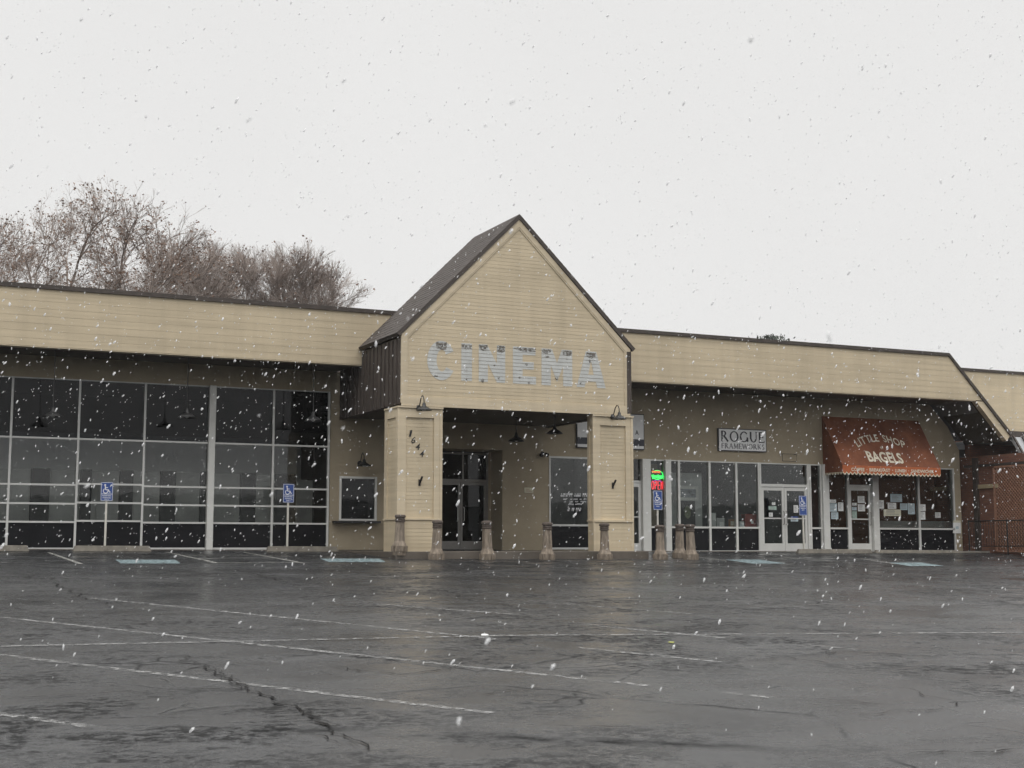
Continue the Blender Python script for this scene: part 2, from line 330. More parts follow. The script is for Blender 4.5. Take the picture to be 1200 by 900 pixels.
def clapboards(mb, poly, y, pitch, depth, zb=None, axis='y'):
    """lap siding filling a convex (u,z) outline; each board leans out at its lower edge"""
    zs = [p[1] for p in poly]; z = min(zs) if zb is None else zb
    k = 0
    while z < max(zs) - 1e-4:
        q = clip(poly, z, z + pitch)
        if len(q) > 2 and max(p[1] for p in q) - min(p[1] for p in q) > 1e-4:
            j = depth * (1 + .15 * math.sin(k * 12.9))
            def P(p):
                d = j * max(0, 1 - (p[1] - z) / pitch)
                return (p[0], y - d, p[1]) if axis == 'y' else (y - d, p[0], p[1])
            n = len(q); a = sum(q[i][0] * q[(i + 1) % n][1] - q[(i + 1) % n][0] * q[i][1] for i in range(n))
            if a < 0: q = q[::-1]
            mb.add([P(p) for p in q], [tuple(range(n))])
            lo = [p for p in q if abs(p[1] - z) < 1e-5]
            if len(lo) >= 2:
                u0, u1 = min(p[0] for p in lo), max(p[0] for p in lo)
                if axis == 'y': mb.quad((u0, y - j, z), (u0, y, z), (u1, y, z), (u1, y - j, z))
                else: mb.quad((y - j, u0, z), (y, u0, z), (y, u1, z), (y - j, u1, z))
        z += pitch; k += 1
    return mb
def inset(poly, d):
    n = len(poly); a = sum(poly[i][0] * poly[(i + 1) % n][1] - poly[(i + 1) % n][0] * poly[i][1] for i in range(n))
    s = 1 if a > 0 else -1; out = []
    def ln(i):
        p, q = Vector(poly[i]), Vector(poly[(i + 1) % n]); t = (q - p).normalized(); nn = Vector((-t.y, t.x)) * s * d
        return p + nn, t
    for i in range(n):
        p1, t1 = ln(i - 1); p2, t2 = ln(i); c = t1.x * t2.y - t1.y * t2.x
        w = p2 - p1; k = (w.x * t2.y - w.y * t2.x) / c; out.append(tuple(p1 + t1 * k))
    return out
def frame_ring(mb, outer, inner, y0, y1):        # y0 front face, y1 back
    n = len(outer)
    vs = [(p[0], y0, p[1]) for p in outer] + [(p[0], y0, p[1]) for p in inner] + [(p[0], y1, p[1]) for p in outer] + [(p[0], y1, p[1]) for p in inner]
    fs = []
    for i in range(n):
        j = (i + 1) % n
        fs += [(i, j, n + j, n + i), (n + i, n + j, 3 * n + j, 3 * n + i), (j, i, 2 * n + i, 2 * n + j)]
    return mb.add(vs, fs)
def wall(mb, x0, x1, z0, z1, y0, y1, holes=()):  # holes side by side in x
    x = x0
    for hx0, hx1, hz0, hz1 in sorted(holes):
        if hx0 > x + 1e-6: mb.box(x, hx0, y0, y1, z0, z1)
        if hz0 > z0 + 1e-6: mb.box(hx0, hx1, y0, y1, z0, hz0)
        if hz1 < z1 - 1e-6: mb.box(hx0, hx1, y0, y1, hz1, z1)
        x = hx1
    if x < x1 - 1e-6: mb.box(x, x1, y0, y1, z0, z1)
    return mb
_txt = {}
def text_polys(s, bold=0.0):
    """triangulated outline of a word in the built-in face: verts (x,z), tris, width"""
    key = (s, bold)
    if key in _txt: return _txt[key]
    cu = bpy.data.curves.new('word', 'FONT'); cu.body = s; cu.size = 1; cu.offset = bold; cu.resolution_u = 3
    o = bpy.data.objects.new('word', cu); C.objects.link(o)
    me = bpy.data.meshes.new_from_object(o.evaluated_get(bpy.context.evaluated_depsgraph_get()))
    vs = [(v.co.x, v.co.y) for v in me.vertices]; fs = [tuple(p.vertices) for p in me.polygons]
    bpy.data.objects.remove(o); bpy.data.curves.remove(cu); bpy.data.meshes.remove(me)
    x0 = min(v[0] for v in vs); x1 = max(v[0] for v in vs); y0 = min(v[1] for v in vs); y1 = max(v[1] for v in vs)
    vs = [((v[0] - x0) / (x1 - x0), (v[1] - y0) / (y1 - y0)) for v in vs]
    _txt[key] = (vs, fs, (x1 - x0) / (y1 - y0)); return _txt[key]
def word(mb, s, fn, bold=0.0):                   # fn maps unit (u,v) to a 3D point
    vs, fs, w = text_polys(s, bold); return mb.add([fn(u, v) for u, v in vs], fs)
def flat(x0, x1, z0, z1, y, shear=0): return lambda u, v: (x0 + (x1 - x0) * u + shear * v, y, z0 + (z1 - z0) * v)

# ================================================================== SETTING
xs = [-1500, -700, -300, -120, -60] + [-60 + 4 * i for i in range(1, 35)] + [80, 160, 350, 800, 1500]
ys = [-1500, -700, -300, -120, -60, -30, -18] + [-18 + 2 * i for i in range(1, 28)] + [38.6, 60, 90, 140, 300, 700, 1500]
g = MB(); g.v = [(x, y, gz(x, y)) for y in ys for x in xs]; nx = len(xs)
g.f = [(j * nx + i, j * nx + i + 1, (j + 1) * nx + i + 1, (j + 1) * nx + i) for j in range(len(ys) - 1) for i in range(nx - 1)]
lot = structure(g.build('parking_lot', 'asphalt')); lot['label'] = 'wet cracked grey asphalt parking lot sloping up to the shops'
# hills behind the viewer, which the glass mirrors
h = MB(); n = 90; rows = []
for j, (dist, k) in enumerate(((420, 0), (560, .75), (700, 1.0), (900, .8))):
    for i in range(n + 1):
        a = math.radians(100 + 160 * i / n)
        hh = (26 + 16 * mnoise.noise((i * .09, 3.1, 0)) + 5 * mnoise.noise((i * .43, 8, 0)) + 1.6 * mnoise.noise((i * 1.7, 5, 0))) * k
        h.v.append((dist * math.sin(a), dist * math.cos(a), hh - 2.5))
h.f = [(j * (n + 1) + i, j * (n + 1) + i + 1, (j + 1) * (n + 1) + i + 1, (j + 1) * (n + 1) + i) for j in range(3) for i in range(n)]
structure(h.build('hills', 'hill', smooth=True))
def strip(mb, p, q, w, lift=.004, seg=8, jit=0.0):
    p, q = Vector((p[0], p[1])), Vector((q[0], q[1])); t = (q - p).normalized(); nn = Vector((-t.y, t.x))
    pts = []
    for i in range(seg + 1):
        c = p + (q - p) * i / seg
        for s_ in (-1, 1):
            e = c + nn * s_ * w / 2 * (1 + jit * rnd.uniform(-1, 1)); pts.append((e.x, e.y, gz(e.x, e.y) + lift))
    return mb.add(pts, [(2 * i, 2 * i + 2, 2 * i + 3, 2 * i + 1) for i in range(seg)])
ln = MB()
for a, b, w in (((107, 701), (585, 749.5), .1), ((0, 723.5), (760, 804), .1), ((-40, 763), (577, 836), .1), ((-20, 834.5), (107, 852), .1), ((440, 708), (600, 720), .09),
                ((685, 732), (850, 748), .1), ((675, 759), (845, 776), .1), ((640, 706), (810, 719.5), .09), ((840, 811), (905, 818), .09), ((945, 756), (1005, 761.5), .09)):
    strip(ln, gp(*a), gp(*b), w, jit=.12, seg=24)
for a, b in (((-30, 758.7), (595, 745.2)), ((595, 745.2), (1230, 741.5))): strip(ln, gp(*a), gp(*b), .1, .0075, 30, .12)
structure(ln.build('stall_lines', 'line'))
hl = MB()
for a, b in (((57, 647.5), (95, 661)), ((195, 647), (255, 660)), ((285, 647), (355, 660)), ((245, 660), (355, 659.4)), ((215, 651), (310, 651)), ((228, 654.6), (332, 654.3)), ((905, 652), (1000, 660)), ((1010, 655), (1050, 661)), ((820, 653), (850, 657)), ((900, 655), (985, 655))):
    strip(hl, gp(*a), gp(*b), .1, .004 if abs(a[1] - b[1]) > 3 else .008, 6, .1)
structure(hl.build('loading_aisle_hatching', 'hatch'))
bl = MB()
for q in (((135, 656.2), (205, 656.2), (212, 660.6), (142, 660.6)), ((375, 654.8), (445, 654.8), (452, 658.8), (385, 658.8)), ((850, 656), (890, 656), (922, 660.6), (880, 660.6)), ((1042, 659.5), (1080, 659.5), (1107, 663.5), (1065, 663.5))):
    P = [gp(*c) for c in q]; bl.quad(*[(p.x, p.y, gz(p.x, p.y) + .006) for p in (P[3], P[2], P[1], P[0])])
structure(bl.build('blue_bay_markings', 'bluepaint'))
ck = MB()
def crackline(pts, w, seed):
    r = random.Random(seed); P = [gp(*c) for c in pts]; fine = []
    for i in range(len(P) - 1):
        n_ = max(3, int((P[i + 1] - P[i]).length / .07))
        for k in range(n_): fine.append(P[i] + (P[i + 1] - P[i]) * k / n_)
    fine.append(P[-1]); N = len(fine)
    for s_ in range(max(3, int(w * 130))):
        a = 0 if s_ == 0 else r.randrange(N); e = N if s_ == 0 else min(N, a + r.randint(5, max(8, N // 3)))
        if e - a < 4: continue
        off = 0 if s_ == 0 else r.gauss(0, w * 1.2); drift = 0 if s_ == 0 else r.gauss(0, w * .05); out = []
        for i in range(a, e):
            t = fine[min(i + 1, N - 1)] - fine[max(i - 1, 0)]; t.z = 0; t.normalize(); nn = Vector((-t.y, t.x, 0))
            c = fine[i] + nn * (off + drift * (i - a) + .16 * mnoise.noise((i * .21, seed, 0)) + .05 * mnoise.noise((i * .9, seed + s_, 3)) + .012 * r.uniform(-1, 1))
            ww = (.30 * w if s_ == 0 else .16 * w) * max(.16, .45 + .8 * mnoise.noise((i * .45, seed + 9, s_))) * r.uniform(.45, 1.4) * min(1, (i - a + .5) / 3, (e - i - .5) / 3)
            for q in (-1, 1): v = c + nn * ww * q; out.append((v.x, v.y, gz(v.x, v.y) + .011 + .0007 * (s_ % 5)))
        ck.add(out, [(2 * i, 2 * i + 2, 2 * i + 3, 2 * i + 1) for i in range(e - a - 1)])
for i, (pts, w) in enumerate(((((205, 768), (240, 783), (300, 812), (350, 832), (372, 850), (402, 862), (440, 880)), .07), (((0, 818), (110, 815), (240, 810), (300, 806)), .04), (((62, 682), (95, 698), (130, 710)), .06),
        (((275, 668), (310, 676), (345, 686)), .07), (((20, 672), (55, 680)), .05), (((330, 852), (420, 855)), .03), (((120, 857), (220, 853)), .03), (((365, 710), (430, 712)), .05), (((0, 735), (80, 728), (160, 715)), .03),
        (((230, 752), (310, 758)), .06), (((830, 775), (930, 772), (1010, 783), (1090, 792)), .04), (((900, 770), (1000, 765), (1190, 775)), .06), (((935, 820), (1060, 826)), .04), (((1065, 885), (1200, 880)), .05), (((1000, 838), (1110, 830)), .04),
        (((505, 690), (560, 705), (620, 715)), .05), (((640, 850), (800, 855)), .025), (((1000, 800), (1080, 812), (1140, 832)), .03), (((380, 780), (470, 792), (560, 780)), .05), (((560, 815), (640, 808)), .04), (((620, 835), (700, 842)), .03))):
    crackline(pts, w, i * 7.3 + 1)
structure(ck.build('crack_fill', 'crackfill'))
# walk along the shops, entrance slab, kerbs
wk = MB()
for x0, x1, y0 in ((-8, 12.0, 37.35), (19.3, 35.3, 37.35)):
    for i in range(int((x1 - x0) / 2) + 1):
        a, b = x0 + 2 * i, min(x1, x0 + 2 * i + 1.995)
        if b > a + .05: wk.box(a, b, y0, 38.9, gz(a, 37) - .35, gz(a, 38) - .015)
wk.box(12.01, 19.29, 32.62, 39.1, -.8, -.135)
structure(wk.build('sidewalk', 'walk', bevel=.012))
kb = MB()
a, b = gp(1120, 650.5), gp(1162, 651.5)
kb.box(31.0, 33.3, 37.15, 37.33, -.5, gz(32, 37.2) + .07); kb.box(33.4, 36.5, 36.9, 37.08, -.5, gz(34, 37) + .06)
structure(kb.build('kerb', 'kerb', bevel=.015))

# ================================================================== CINEMA WING (left)
XL = -5.0
cw = thing('cinema_wing', 'low cream sided wing with a tall dark glass wall under a deep canopy', 'building', (3, 38, -.1))
inv = Matrix.Translation((-3, -38, .1))
def put(o, root): o.parent = root; o.matrix_parent_inverse = Matrix.Translation(-Vector(root.location)); return o
FT, FB = 6.50, 4.97
fa = put(clapboards(MB(), [(XL, FB), (13.2, FB), (13.2, FT - .08), (XL, FT - .08)], YF, .19, .003).box(XL, 13.2, YF, YF + .25, FB, FT - .09).build('fascia', 'siding'), cw)
tr = MB().box(XL, 13.3, YF - .05, YF + .30, FT - .08, FT + .03).build('coping', 'dark', cw); put(tr, cw)
put(MB().box(XL, 12.2, YF + .004, YF + .26, FB - .03, FB - .002).build('drip_trim', 'trim', cw), cw)
put(MB().box(XL, 12.15, YF + .25, YS + .3, FB + .02, FB + .12).build('soffit', 'soffit', cw), cw)
put(MB().box(XL, 12.15, YF + .3, 58, 6.05, 6.2).build('roof', 'roofing', cw), cw)
gt = Z_(15, 441); gt2 = Z_(385, 455.4)
wl = MB(); x383, x445 = X_(385.5), 14.6
tw = (X_(397), X_(441), Z_(397, 610), Z_(397, 558))
wl.box(XL, x383, YS, YS + .2, gt, FB + .02)
wall(wl, x383, 13.75, -.15, FB + .02, YS, YS + .2, [tw])
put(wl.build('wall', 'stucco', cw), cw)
ow = MB(); ow.box(XL - .2, XL, YF + .3, 58, -.2, 6.1).box(XL, 12.15, 57.8, 58, -.2, 6.05)
put(ow.build('rear_wall', 'stucco', cw), cw)
inn = MB().box(XL + .01, 12.1, 44, 44.1, -.1, 4.9).box(XL + .01, 12.1, YS + .25, 44, 4.60, 4.7).box(XL, XL + .1, YS + .3, 44, -.1, 4.6).box(12.0, 12.1, YS + .3, 44, -.1, 4.6)
put(inn.build('interior_wall', 'inner', cw), cw)
put(MB().box(XL + .1, 12, YS + .25, 44, -.15, -.09).build('interior_floor', 'inner', cw), cw)
zp = Z_(100, 551, 39.6); z2 = Z_(100, 508, 41.0)
put(MB().box(XL + .1, 12, 41.0, 41.1, -.08, z2).build('inner_partition', 'innerpale', cw), cw)
pn = MB(); pc = MB(); zp0 = Z_(100, 612, 39.6)
cols = [(34.5, 56), (93, 105), (139, 154), (187, 204), (234, 243), (281, 298), (322, 345)]
xx = [(X_(a, 39.6), X_(b, 39.6)) for a, b in cols]; prev = XL + .2
for a, b in xx:
    pn.box(prev + .02, a - .02, 39.62, 39.68, zp0 - .1, zp); pc.box(a, b, 39.5, 39.75, -.08, zp + .02); prev = b
pn.box(prev + .02, X_(383, 39.6) - .4, 39.62, 39.68, zp0 - .1, zp - .15)
put(pn.build('display_panel', 'panel', cw), cw); put(pc.build('interior_column', 'innerblack', cw), cw)
# bays of the glass wall
mx_ = [X_(7, y=640), X_(87, y=640), X_(165, y=640), X_(244, y=640), X_(317.5, y=640), X_(383, y=640)]
bay = mx_[1] - mx_[0]; mx_ = [mx_[0] - 2 * bay, mx_[0] - bay] + mx_
rails = [Z_(200, 517.8), Z_(200, 570.4), Z_(200, 591.8), Z_(200, 612.6)]; zb = -.10
for i in range(len(mx_) - 1):
    a, b = mx_[i], mx_[i + 1]; f = MB(); w = .028
    dz = .035 if i == 3 else 0
    f.box(a - w, a + w, YS - .04, YS + .08, zb, gt); 
    if i == len(mx_) - 2: f.box(b - w, b + w, YS - .04, YS + .08, zb, gt)
    for z, k in [(r + (dz if j else 0), .024) for j, r in enumerate(rails)] + [(zb + .03, .03)]: f.box(a + w, b - w, YS - .03, YS + .07, z - k, z + k)
    f.box(a + w, b - w, YS - .03, YS + .07, gt - .03, gt - .002)
    fo = put(f.build('window', 'mull', cw), cw)
    gl = MB().box(a + w, b - w, YS + .015, YS + .025, rails[3] + dz + .024, rails[0] - .024).build('glass', 'glass'); gl.parent = fo
    sub(MB().box(a + w, b - w, YS + .015, YS + .025, rails[0] + .024, gt - .03).build('glass', 'topglass', label='top pane darkened for the unlit ceiling space behind'), fo, cw)
    spn = MB().box(a + w, b - w, YS + .012, YS + .03, zb + .06, rails[3] + dz - .024).build('spandrel', 'spandrel'); spn.parent = fo
pw = (X_(240.3, y=640), X_(248, y=640))
put(MB().box(pw[0], pw[1], YS - .14, YS + .1, zb - .05, gt + .002).build('white_post', 'alu', cw, bevel=.01), cw)
# ticket window
tf = MB(); x0, x1, z0, z1 = tw
for bx in ((x0, x0 + .06, z0, z1), (x1 - .06, x1, z0, z1), (x0 + .06, x1 - .06, z1 - .06, z1), (x0 + .06, x1 - .06, z0, z0 + .05)): tf.box(bx[0], bx[1], YS - .03, YS + .1, bx[2], bx[3])
tfo = put(tf.build('ticket_window', 'alu', cw), cw)
sub(MB().box(x0 + .06, x1 - .06, YS + .03, YS + .04, z0 + .05, z1 - .06).build('glass', 'dglass'), tfo, cw)
sub(MB().box(x0 - .2, x1 + .05, YS - .28, YS - .002, z0 - .07, z0 - .01).build('ledge', 'black', bevel=.01), tfo, cw)
sub(MB().box(x0 - .3, x1 + .3, YS + 1.6, YS + 1.65, -.1, 3).build('booth_wall', 'inner'), tfo, cw)

# ================================================================== ENTRANCE PORTICO
ep = thing('entrance_portico', 'tall gabled cinema entrance portico with cream lap siding and dark roof', 'portico', (15.6, 33, -.13))
XA, XB, ZB, ZE, ZR, XR = 12.24, 18.98, 3.64, 5.40, 8.74, 15.58
gab = [(XA, ZB), (XB, ZB), (XB, ZE), (XR, ZR), (XA, ZE)]
PITCH = .097
sid = inset(gab, .13); zb0 = ZB + .13
put(clapboards(MB(), sid, YT, PITCH, .0034, zb0).prism(gab, YT + .012, YT + .12).build('gable_siding', 'siding', ep), ep)
t = MB(); frame_ring(t, gab, inset(gab, .15), YT - .032, YT + .012); frame_ring(t, inset(gab, .15), inset(gab, .19), YT - .022, YT + .012)
t.box(XA + .02, XB - .02, YT - .032, YT + .012, ZB - .075, ZB - .002)
put(t.build('gable_trim', 'trim', ep), ep)
put(MB().box(XA, XB, YT + .0, YT + .3, ZB - .07, ZB - .004).build('lintel', 'trim', ep), ep) if False else None
# roof, two slopes with a dark edge
rf = MB(); th = .10
sL = Vector((XR - XA, ZR - ZE)).normalized(); sR = Vector((XB - XR, ZE - ZR)).normalized()
oA = (XA - .06 * sL.x - .02, ZE - .06 * sL.y); oB = (XB + .06 * sR.x + .03, ZE + .06 * sR.y); 
nA, nB = Vector((-sL.y, sL.x)), Vector((-sR.y, sR.x))
apex_o = (XR, ZR + th * 1.41)
rf.prism([oA, (XR, ZR + .004), apex_o, (oA[0] + nA.x * th, oA[1] + nA.y * th)], YT - .06, YF + .02)
rf.prism([(XR, ZR + .004), oB, (oB[0] + nB.x * th, oB[1] + nB.y * th), apex_o], YT - .06, YF + .02)
ro = put(rf.build('roof', 'dark', ep), ep)
sk = MB()                                        # shake courses on both slopes
for side in (0, 1):
    p0 = Vector((oA[0] + nA.x * th, oA[1] + nA.y * th)) if side == 0 else Vector((oB[0] + nB.x * th, oB[1] + nB.y * th)); p1 = Vector(apex_o); nn_ = nA if side == 0 else nB
    k = int((p1 - p0).length / .16)
    for i in range(k):
        a = p0 + (p1 - p0) * i / k; b = p0 + (p1 - p0) * (i + 1) / k
        y = YT - .055
        while y < YF + .01:
            wd = rnd.uniform(.1, .22); lift = .008 + rnd.uniform(-.003, .004); e = min(y + wd - .008, YF + .02)
            A, B = a + nn_ * lift, b + nn_ * .003
            sk.add([(A.x, y, A.y), (A.x, e, A.y), (B.x, e, B.y), (B.x, y, B.y), (a.x, y, a.y), (a.x, e, a.y)], [(0, 3, 2, 1), (0, 1, 5, 4), (0, 4, 3), (1, 2, 5)])
            y += wd
sub(sk.build('shakes', 'shake'), ro, ep)
# back gable face above the flat roofs
put(MB().prism([(XA + .05, 4.9), (XB - .05, 4.9), (XB - .05, ZE), (XR, ZR - .01), (XA + .05, ZE)], YF - .12, YF - .01).build('rear_gable', 'darkwood', ep), ep)
for xa, xb, s_ in ((XA - .005, XA + .12, -1), (XB - .12, XB + .02, 1)):
    sw = MB().box(xa, xb, YT + .012 if s_ < 0 else YT - .036, YS - .002, ZB - .02, ZE - .06)
    y = YT + .25                                  # battens
    while y < YS - .1:
        xo = xa - .03 if s_ < 0 else xb
        sw.box(xo, xo + .03, y, y + .05, ZB - .02, ZE - .1); y += .3
    put(sw.build('side_wall', 'darkwood', ep), ep)
put(MB().box(XA + .13, XB - .13, YT + .13, YS - .01, ZB + .02, ZB + .1).build('ceiling', 'soffit', ep), ep)
put(MB().box(XA + .2, XB - .13, YT + .12, YT + .3, ZB - .07, ZB + .02).build('beam', 'darkwood', ep), ep)
# wall at the back of the porch with a recessed doorway
dx0, dx1 = X_(450), X_(588.7); dzt = Z_(588, 527.5); YD = 38.85
wx0, wx1 = X_(643.5), X_(692); wzt = Z_(650, 534.5)
wl = MB(); wall(wl, 13.751, X_(741.5), -.15, 4.99, YS, YS + .2, [(dx0, dx1, -.15, dzt), (wx0, wx1, -.1, wzt)])
wl.box(dx1, dx1 + .1, YS + .2, YD + .3, -.15, dzt).box(dx0 - .1, dx0, YS + .2, YD + .3, -.15, dzt).box(dx0 - .1, dx1 + .1, YS + .2, YD + .3, dzt, dzt + .1)
wl.box(X_(572, YD), dx1, YD, YD + .2, -.15, dzt).box(dx0, X_(470, YD), YD, YD + .2, -.15, dzt)
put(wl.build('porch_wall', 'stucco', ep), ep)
# glazed entrance
fr = MB(); a, b = X_(470, YD), X_(572, YD); zt = Z_(540, 530.5, YD); ztr = Z_(540, 563, YD); zd = -.12
for x in (a + .03, b - .03): fr.box(x - .03, x + .03, YD, YD + .1, zd, zt)
fr.box(a + .06, b - .06, YD, YD + .1, ztr - .05, ztr + .04).box(a + .06, b - .06, YD, YD + .1, zt - .05, zt)
fr.box((a + b) / 2 + .55, (a + b) / 2 + .60, YD, YD + .1, ztr + .04, zt - .05)
fro = put(fr.build('entrance_frame', 'bronze', ep), ep)
sub(MB().box(a + .06, b - .06, YD + .05, YD + .06, ztr + .04, zt - .05).build('transom_glass', 'dglass'), fro, ep)
mid = X_(539.5, YD); lw = b - .06 - mid
for k in (0, 1, 2):
    x0_, x1_ = (mid - lw, mid) if k == 1 else (mid, mid + lw) if k == 0 else (mid - 2 * lw, mid - lw)
    if x1_ < a: continue
    d = MB(); s_ = .07; x0_ += .006; x1_ -= .006; x0_ = max(x0_, a + .065)
    d.box(x0_, x0_ + s_, YD + .01, YD + .06, zd + .02, ztr - .055).box(x1_ - s_, x1_, YD + .01, YD + .06, zd + .02, ztr - .055).box(x0_ + s_, x1_ - s_, YD + .01, YD + .06, zd + .02, zd + .27).box(x0_ + s_, x1_ - s_, YD + .01, YD + .06, ztr - .14, ztr - .055)
    do = put(d.build('glazed_door', 'bronze', ep), ep)
    sub(MB().box(x0_ + s_, x1_ - s_, YD + .03, YD + .04, zd + .27, ztr - .14).build('glass', 'dglass'), do, ep)
    hx = x0_ + .1 if k == 0 else x1_ - .1
    sub(MB().tube([(hx, YD + .0, .75), (hx, YD - .05, .78), (hx, YD - .05, 1.15), (hx, YD, 1.18)], .012).build('handle', 'mull'), do, ep)
put(MB().box(dx0 - 1, dx1 + 2.2, 43, 43.1, -.1, 4).box(dx0 - 1, dx1 + 2.2, YD + .3, 43, 3.1, 3.2).box(dx0 - 1.1, dx0 - 1, YD + .3, 43, -.1, 3.2).build('foyer_wall', 'inner', ep), ep)
# side window with lettering
f = MB(); zsl = Z_(665, 615.5)
f.box(wx0, wx0 + .05, YS - .02, YS + .08, -.1, wzt).box(wx1 - .05, wx1, YS - .02, YS + .08, -.1, wzt)
for z in (-.07, zsl, wzt - .03): f.box(wx0 + .05, wx1 - .05, YS - .02, YS + .08, z - .03, z + .028)
fo = put(f.build('porch_window', 'mull', ep), ep)
sub(MB().box(wx0 + .05, wx1 - .05, YS + .02, YS + .03, zsl + .028, wzt - .06).build('glass', 'shopglass'), fo, ep)
sub(MB().box(wx0 + .05, wx1 - .05, YS + .018, YS + .032, -.04, zsl - .03).build('spandrel', 'spandrel'), fo, ep)
le = MB(); r2 = random.Random(3)
def glyph_row(x0, x1, y0, y1, step, gaps=()):
    x = x0; i = 0; le = MB()
    while x < x1:
        w = step * r2.uniform(.6, .95)
        if i not in gaps:
            A, B = at(x, y0, YS + .012), at(min(x + w, x1), y1, YS + .012)
            zz = (A.z, (A.z + B.z) / 2, B.z)
            if r2.random() < .5: le.box(A.x, A.x + (B.x - A.x) * .35, YS + .010, YS + .014, B.z, A.z).box(A.x + (B.x - A.x) * .36, B.x, YS + .010, YS + .014, zz[1], A.z)
            else: le.box(A.x, B.x, YS + .010, YS + .014, B.z, zz[1]).box(A.x + (B.x - A.x) * .55, B.x, YS + .010, YS + .014, zz[1] + .003, A.z)
        x += step; i += 1
    sub(le.build('window_lettering', 'signwhite'), fo, ep)
glyph_row(657, 688, 578, 582, 2.0, (7, 12)); glyph_row(660, 687, 584, 585.6, 1.2, (4, 5, 6, 9, 14, 15, 18, 19)); glyph_row(661, 687, 587, 588.6, 1.3, (2, 3, 4, 8, 9, 13, 14)); glyph_row(666, 682, 590, 591.8, 1.3, (5,)); glyph_row(665, 681, 595, 599, 1.7, (2, 5))
sub(MB().box(wx0 - 1, wx1 + 1, YS + 2.8, YS + 2.9, -.1, 3.2).build('inner_wall', 'inner'), fo, ep)
# pillars
def pillar(x0, x1, y0, y1, ztop, zbot):
    ps = MB(); zp0, zp1 = .70, ztop - .29
    w = .23
    # core with recessed panels, front and left
    ps.box(x0 + .05, x1 - .05, y0 + .06, y1 - .02, zbot, ztop - .02)
    clapboards(ps, [(x0 + w, zp0), (x1 - w, zp0), (x1 - w, zp1), (x0 + w, zp1)], y0 + .055, PITCH, .0038, zp0)
    clapboards(ps, [(x0 + .05, zbot), (x1 - .05, zbot), (x1 - .05, zp0 - .05), (x0 + .05, zp0 - .05)], y0 + .01, PITCH, .0038, zbot)
    d = y1 - y0; ws = min(.2, d * .3)
    if d > .6: clapboards(ps, [(y0 + ws, zp0), (y1 - ws, zp0), (y1 - ws, zp1), (y0 + ws, zp1)], x0 + .046, PITCH, .0038, zp0, 'x')
    clapboards(ps, [(y0 + .05, zbot), (y1 - .03, zbot), (y1 - .03, zp0 - .05), (y0 + .05, zp0 - .05)], x0 + .01, PITCH, .0038, zbot, 'x')
    po = put(ps.build('pillar', 'siding', ep), ep)
    tb = MB()
    tb.box(x0, x0 + .07, y0, y0 + .07, zbot, ztop - .05).box(x1 - .07, x1, y0, y0 + .07, zbot, ztop - .05)
    tb.box(x0 + .07, x0 + w, y0 + .012, y0 + .055, zp0, zp1).box(x1 - w, x1 - .07, y0 + .012, y0 + .055, zp0, zp1)
    tb.box(x0 + .07, x1 - .07, y0 + .012, y0 + .055, zp1, ztop - .05)
    tb.box(x0 + .02, x1 - .02, y0 - .028, y0 + .055, zp0 - .05, zp0 - .002) if x0 > 15 else tb.box(x0 + .02, x1 - .02, y0 - .02, y0 + .055, zp0 - .04, zp0 - .002)
    tb.box(x0 - .012, x1 + .012, y0 - .028, y1, ztop - .05, ztop - .008)
    tb.box(x0 + .012, x0 + .046, y0 + .07, y0 + ws, zp0, zp1) ; tb.box(x0 + .012, x0 + .046, y1 - ws, y1, zp0, zp1); tb.box(x0 + .012, x0 + .046, y0 + .07, y1, zp1, ztop - .05)
    tb.box(x0 - .015, x0 + .046, y0 + .0705, y1, zp0 - .04, zp0 - .002)
    tb.box(x1 - .05, x1 - .012, y0 + .07, y1, zbot, ztop - .05)
    sub(tb.build('pillar_trim', 'trim'), po, ep)
    return po
p1x0, p1x1, p2x0, p2x1 = X_(464.8, YT, 600), X_(517.6, YT, 600), X_(695, YT, 600), X_(742.6, YT, 640)
pillar(p1x0, p1x1, YT - .03, YT + 1.0, ZB - .078, -.134); pillar(p2x0, p2x1, YT - .03, YT + .33, ZB - .078, -.134)
# CINEMA letters, painted over the boards, and the house number
def board_y(z):
    u = ((z - zb0) % PITCH) / PITCH; return YT - .014 * 1.17 * (1 - u) - .004
def arc(cx, cz, rx, rz, a0, a1, n=18): return [(cx + rx * math.cos(math.radians(a0 + (a1 - a0) * i / n)), cz + rz * math.sin(math.radians(a0 + (a1 - a0) * i / n))) for i in range(n + 1)]
G = {'I': [[(0, 0), (1, 0), (1, 1), (0, 1)]],
     'E': [[(0, 0), (1, 0), (1, .21), (.42, .21), (.42, .40), (.9, .40), (.9, .60), (.42, .60), (.42, .79), (.98, .79), (.98, 1), (0, 1)]],
     'N': [[(0, 0), (.34, 0), (.34, .50), (.68, 0), (1, 0), (1, 1), (.68, 1), (.68, .50), (.32, 1), (0, 1)]],
     'M': [[(0, 0), (.30, 0), (.30, .55), (.5, .10), (.70, .55), (.70, 0), (1, 0), (1, 1), (.66, 1), (.5, .62), (.34, 1), (0, 1)]],
     'A': [[(0, 0), (.27, 0), (.32, .17), (.66, .17), (.71, 0), (1, 0), (.68, 1), (.32, 1)], [(.40, .35), (.59, .35), (.51, .70), (.48, .70)]],
     'C': [arc(.52, .5, .52, .5, 42, 318) + [(.70, .33)] + arc(.55, .5, .17, .27, 310, 50) + [(.70, .67)]]}
G['C'] = [arc(.5, .5, .5, .5, 32, 180, 14) + arc(.5, .5, .5, .5, 180, 328, 14)[1:] + [(.62, .36)] + arc(.53, .5, .18, .28, 318, 42, 14) + [(.62, .64)]]
G['C'] = [arc(.5, .5, .5, .5, 30, 330, 28) + arc(.52, .5, .19, .28, 325, 35, 20)]
zl0, zl1 = Z_(570, 447.5, YT), Z_(570, 403.8, YT)
la = None
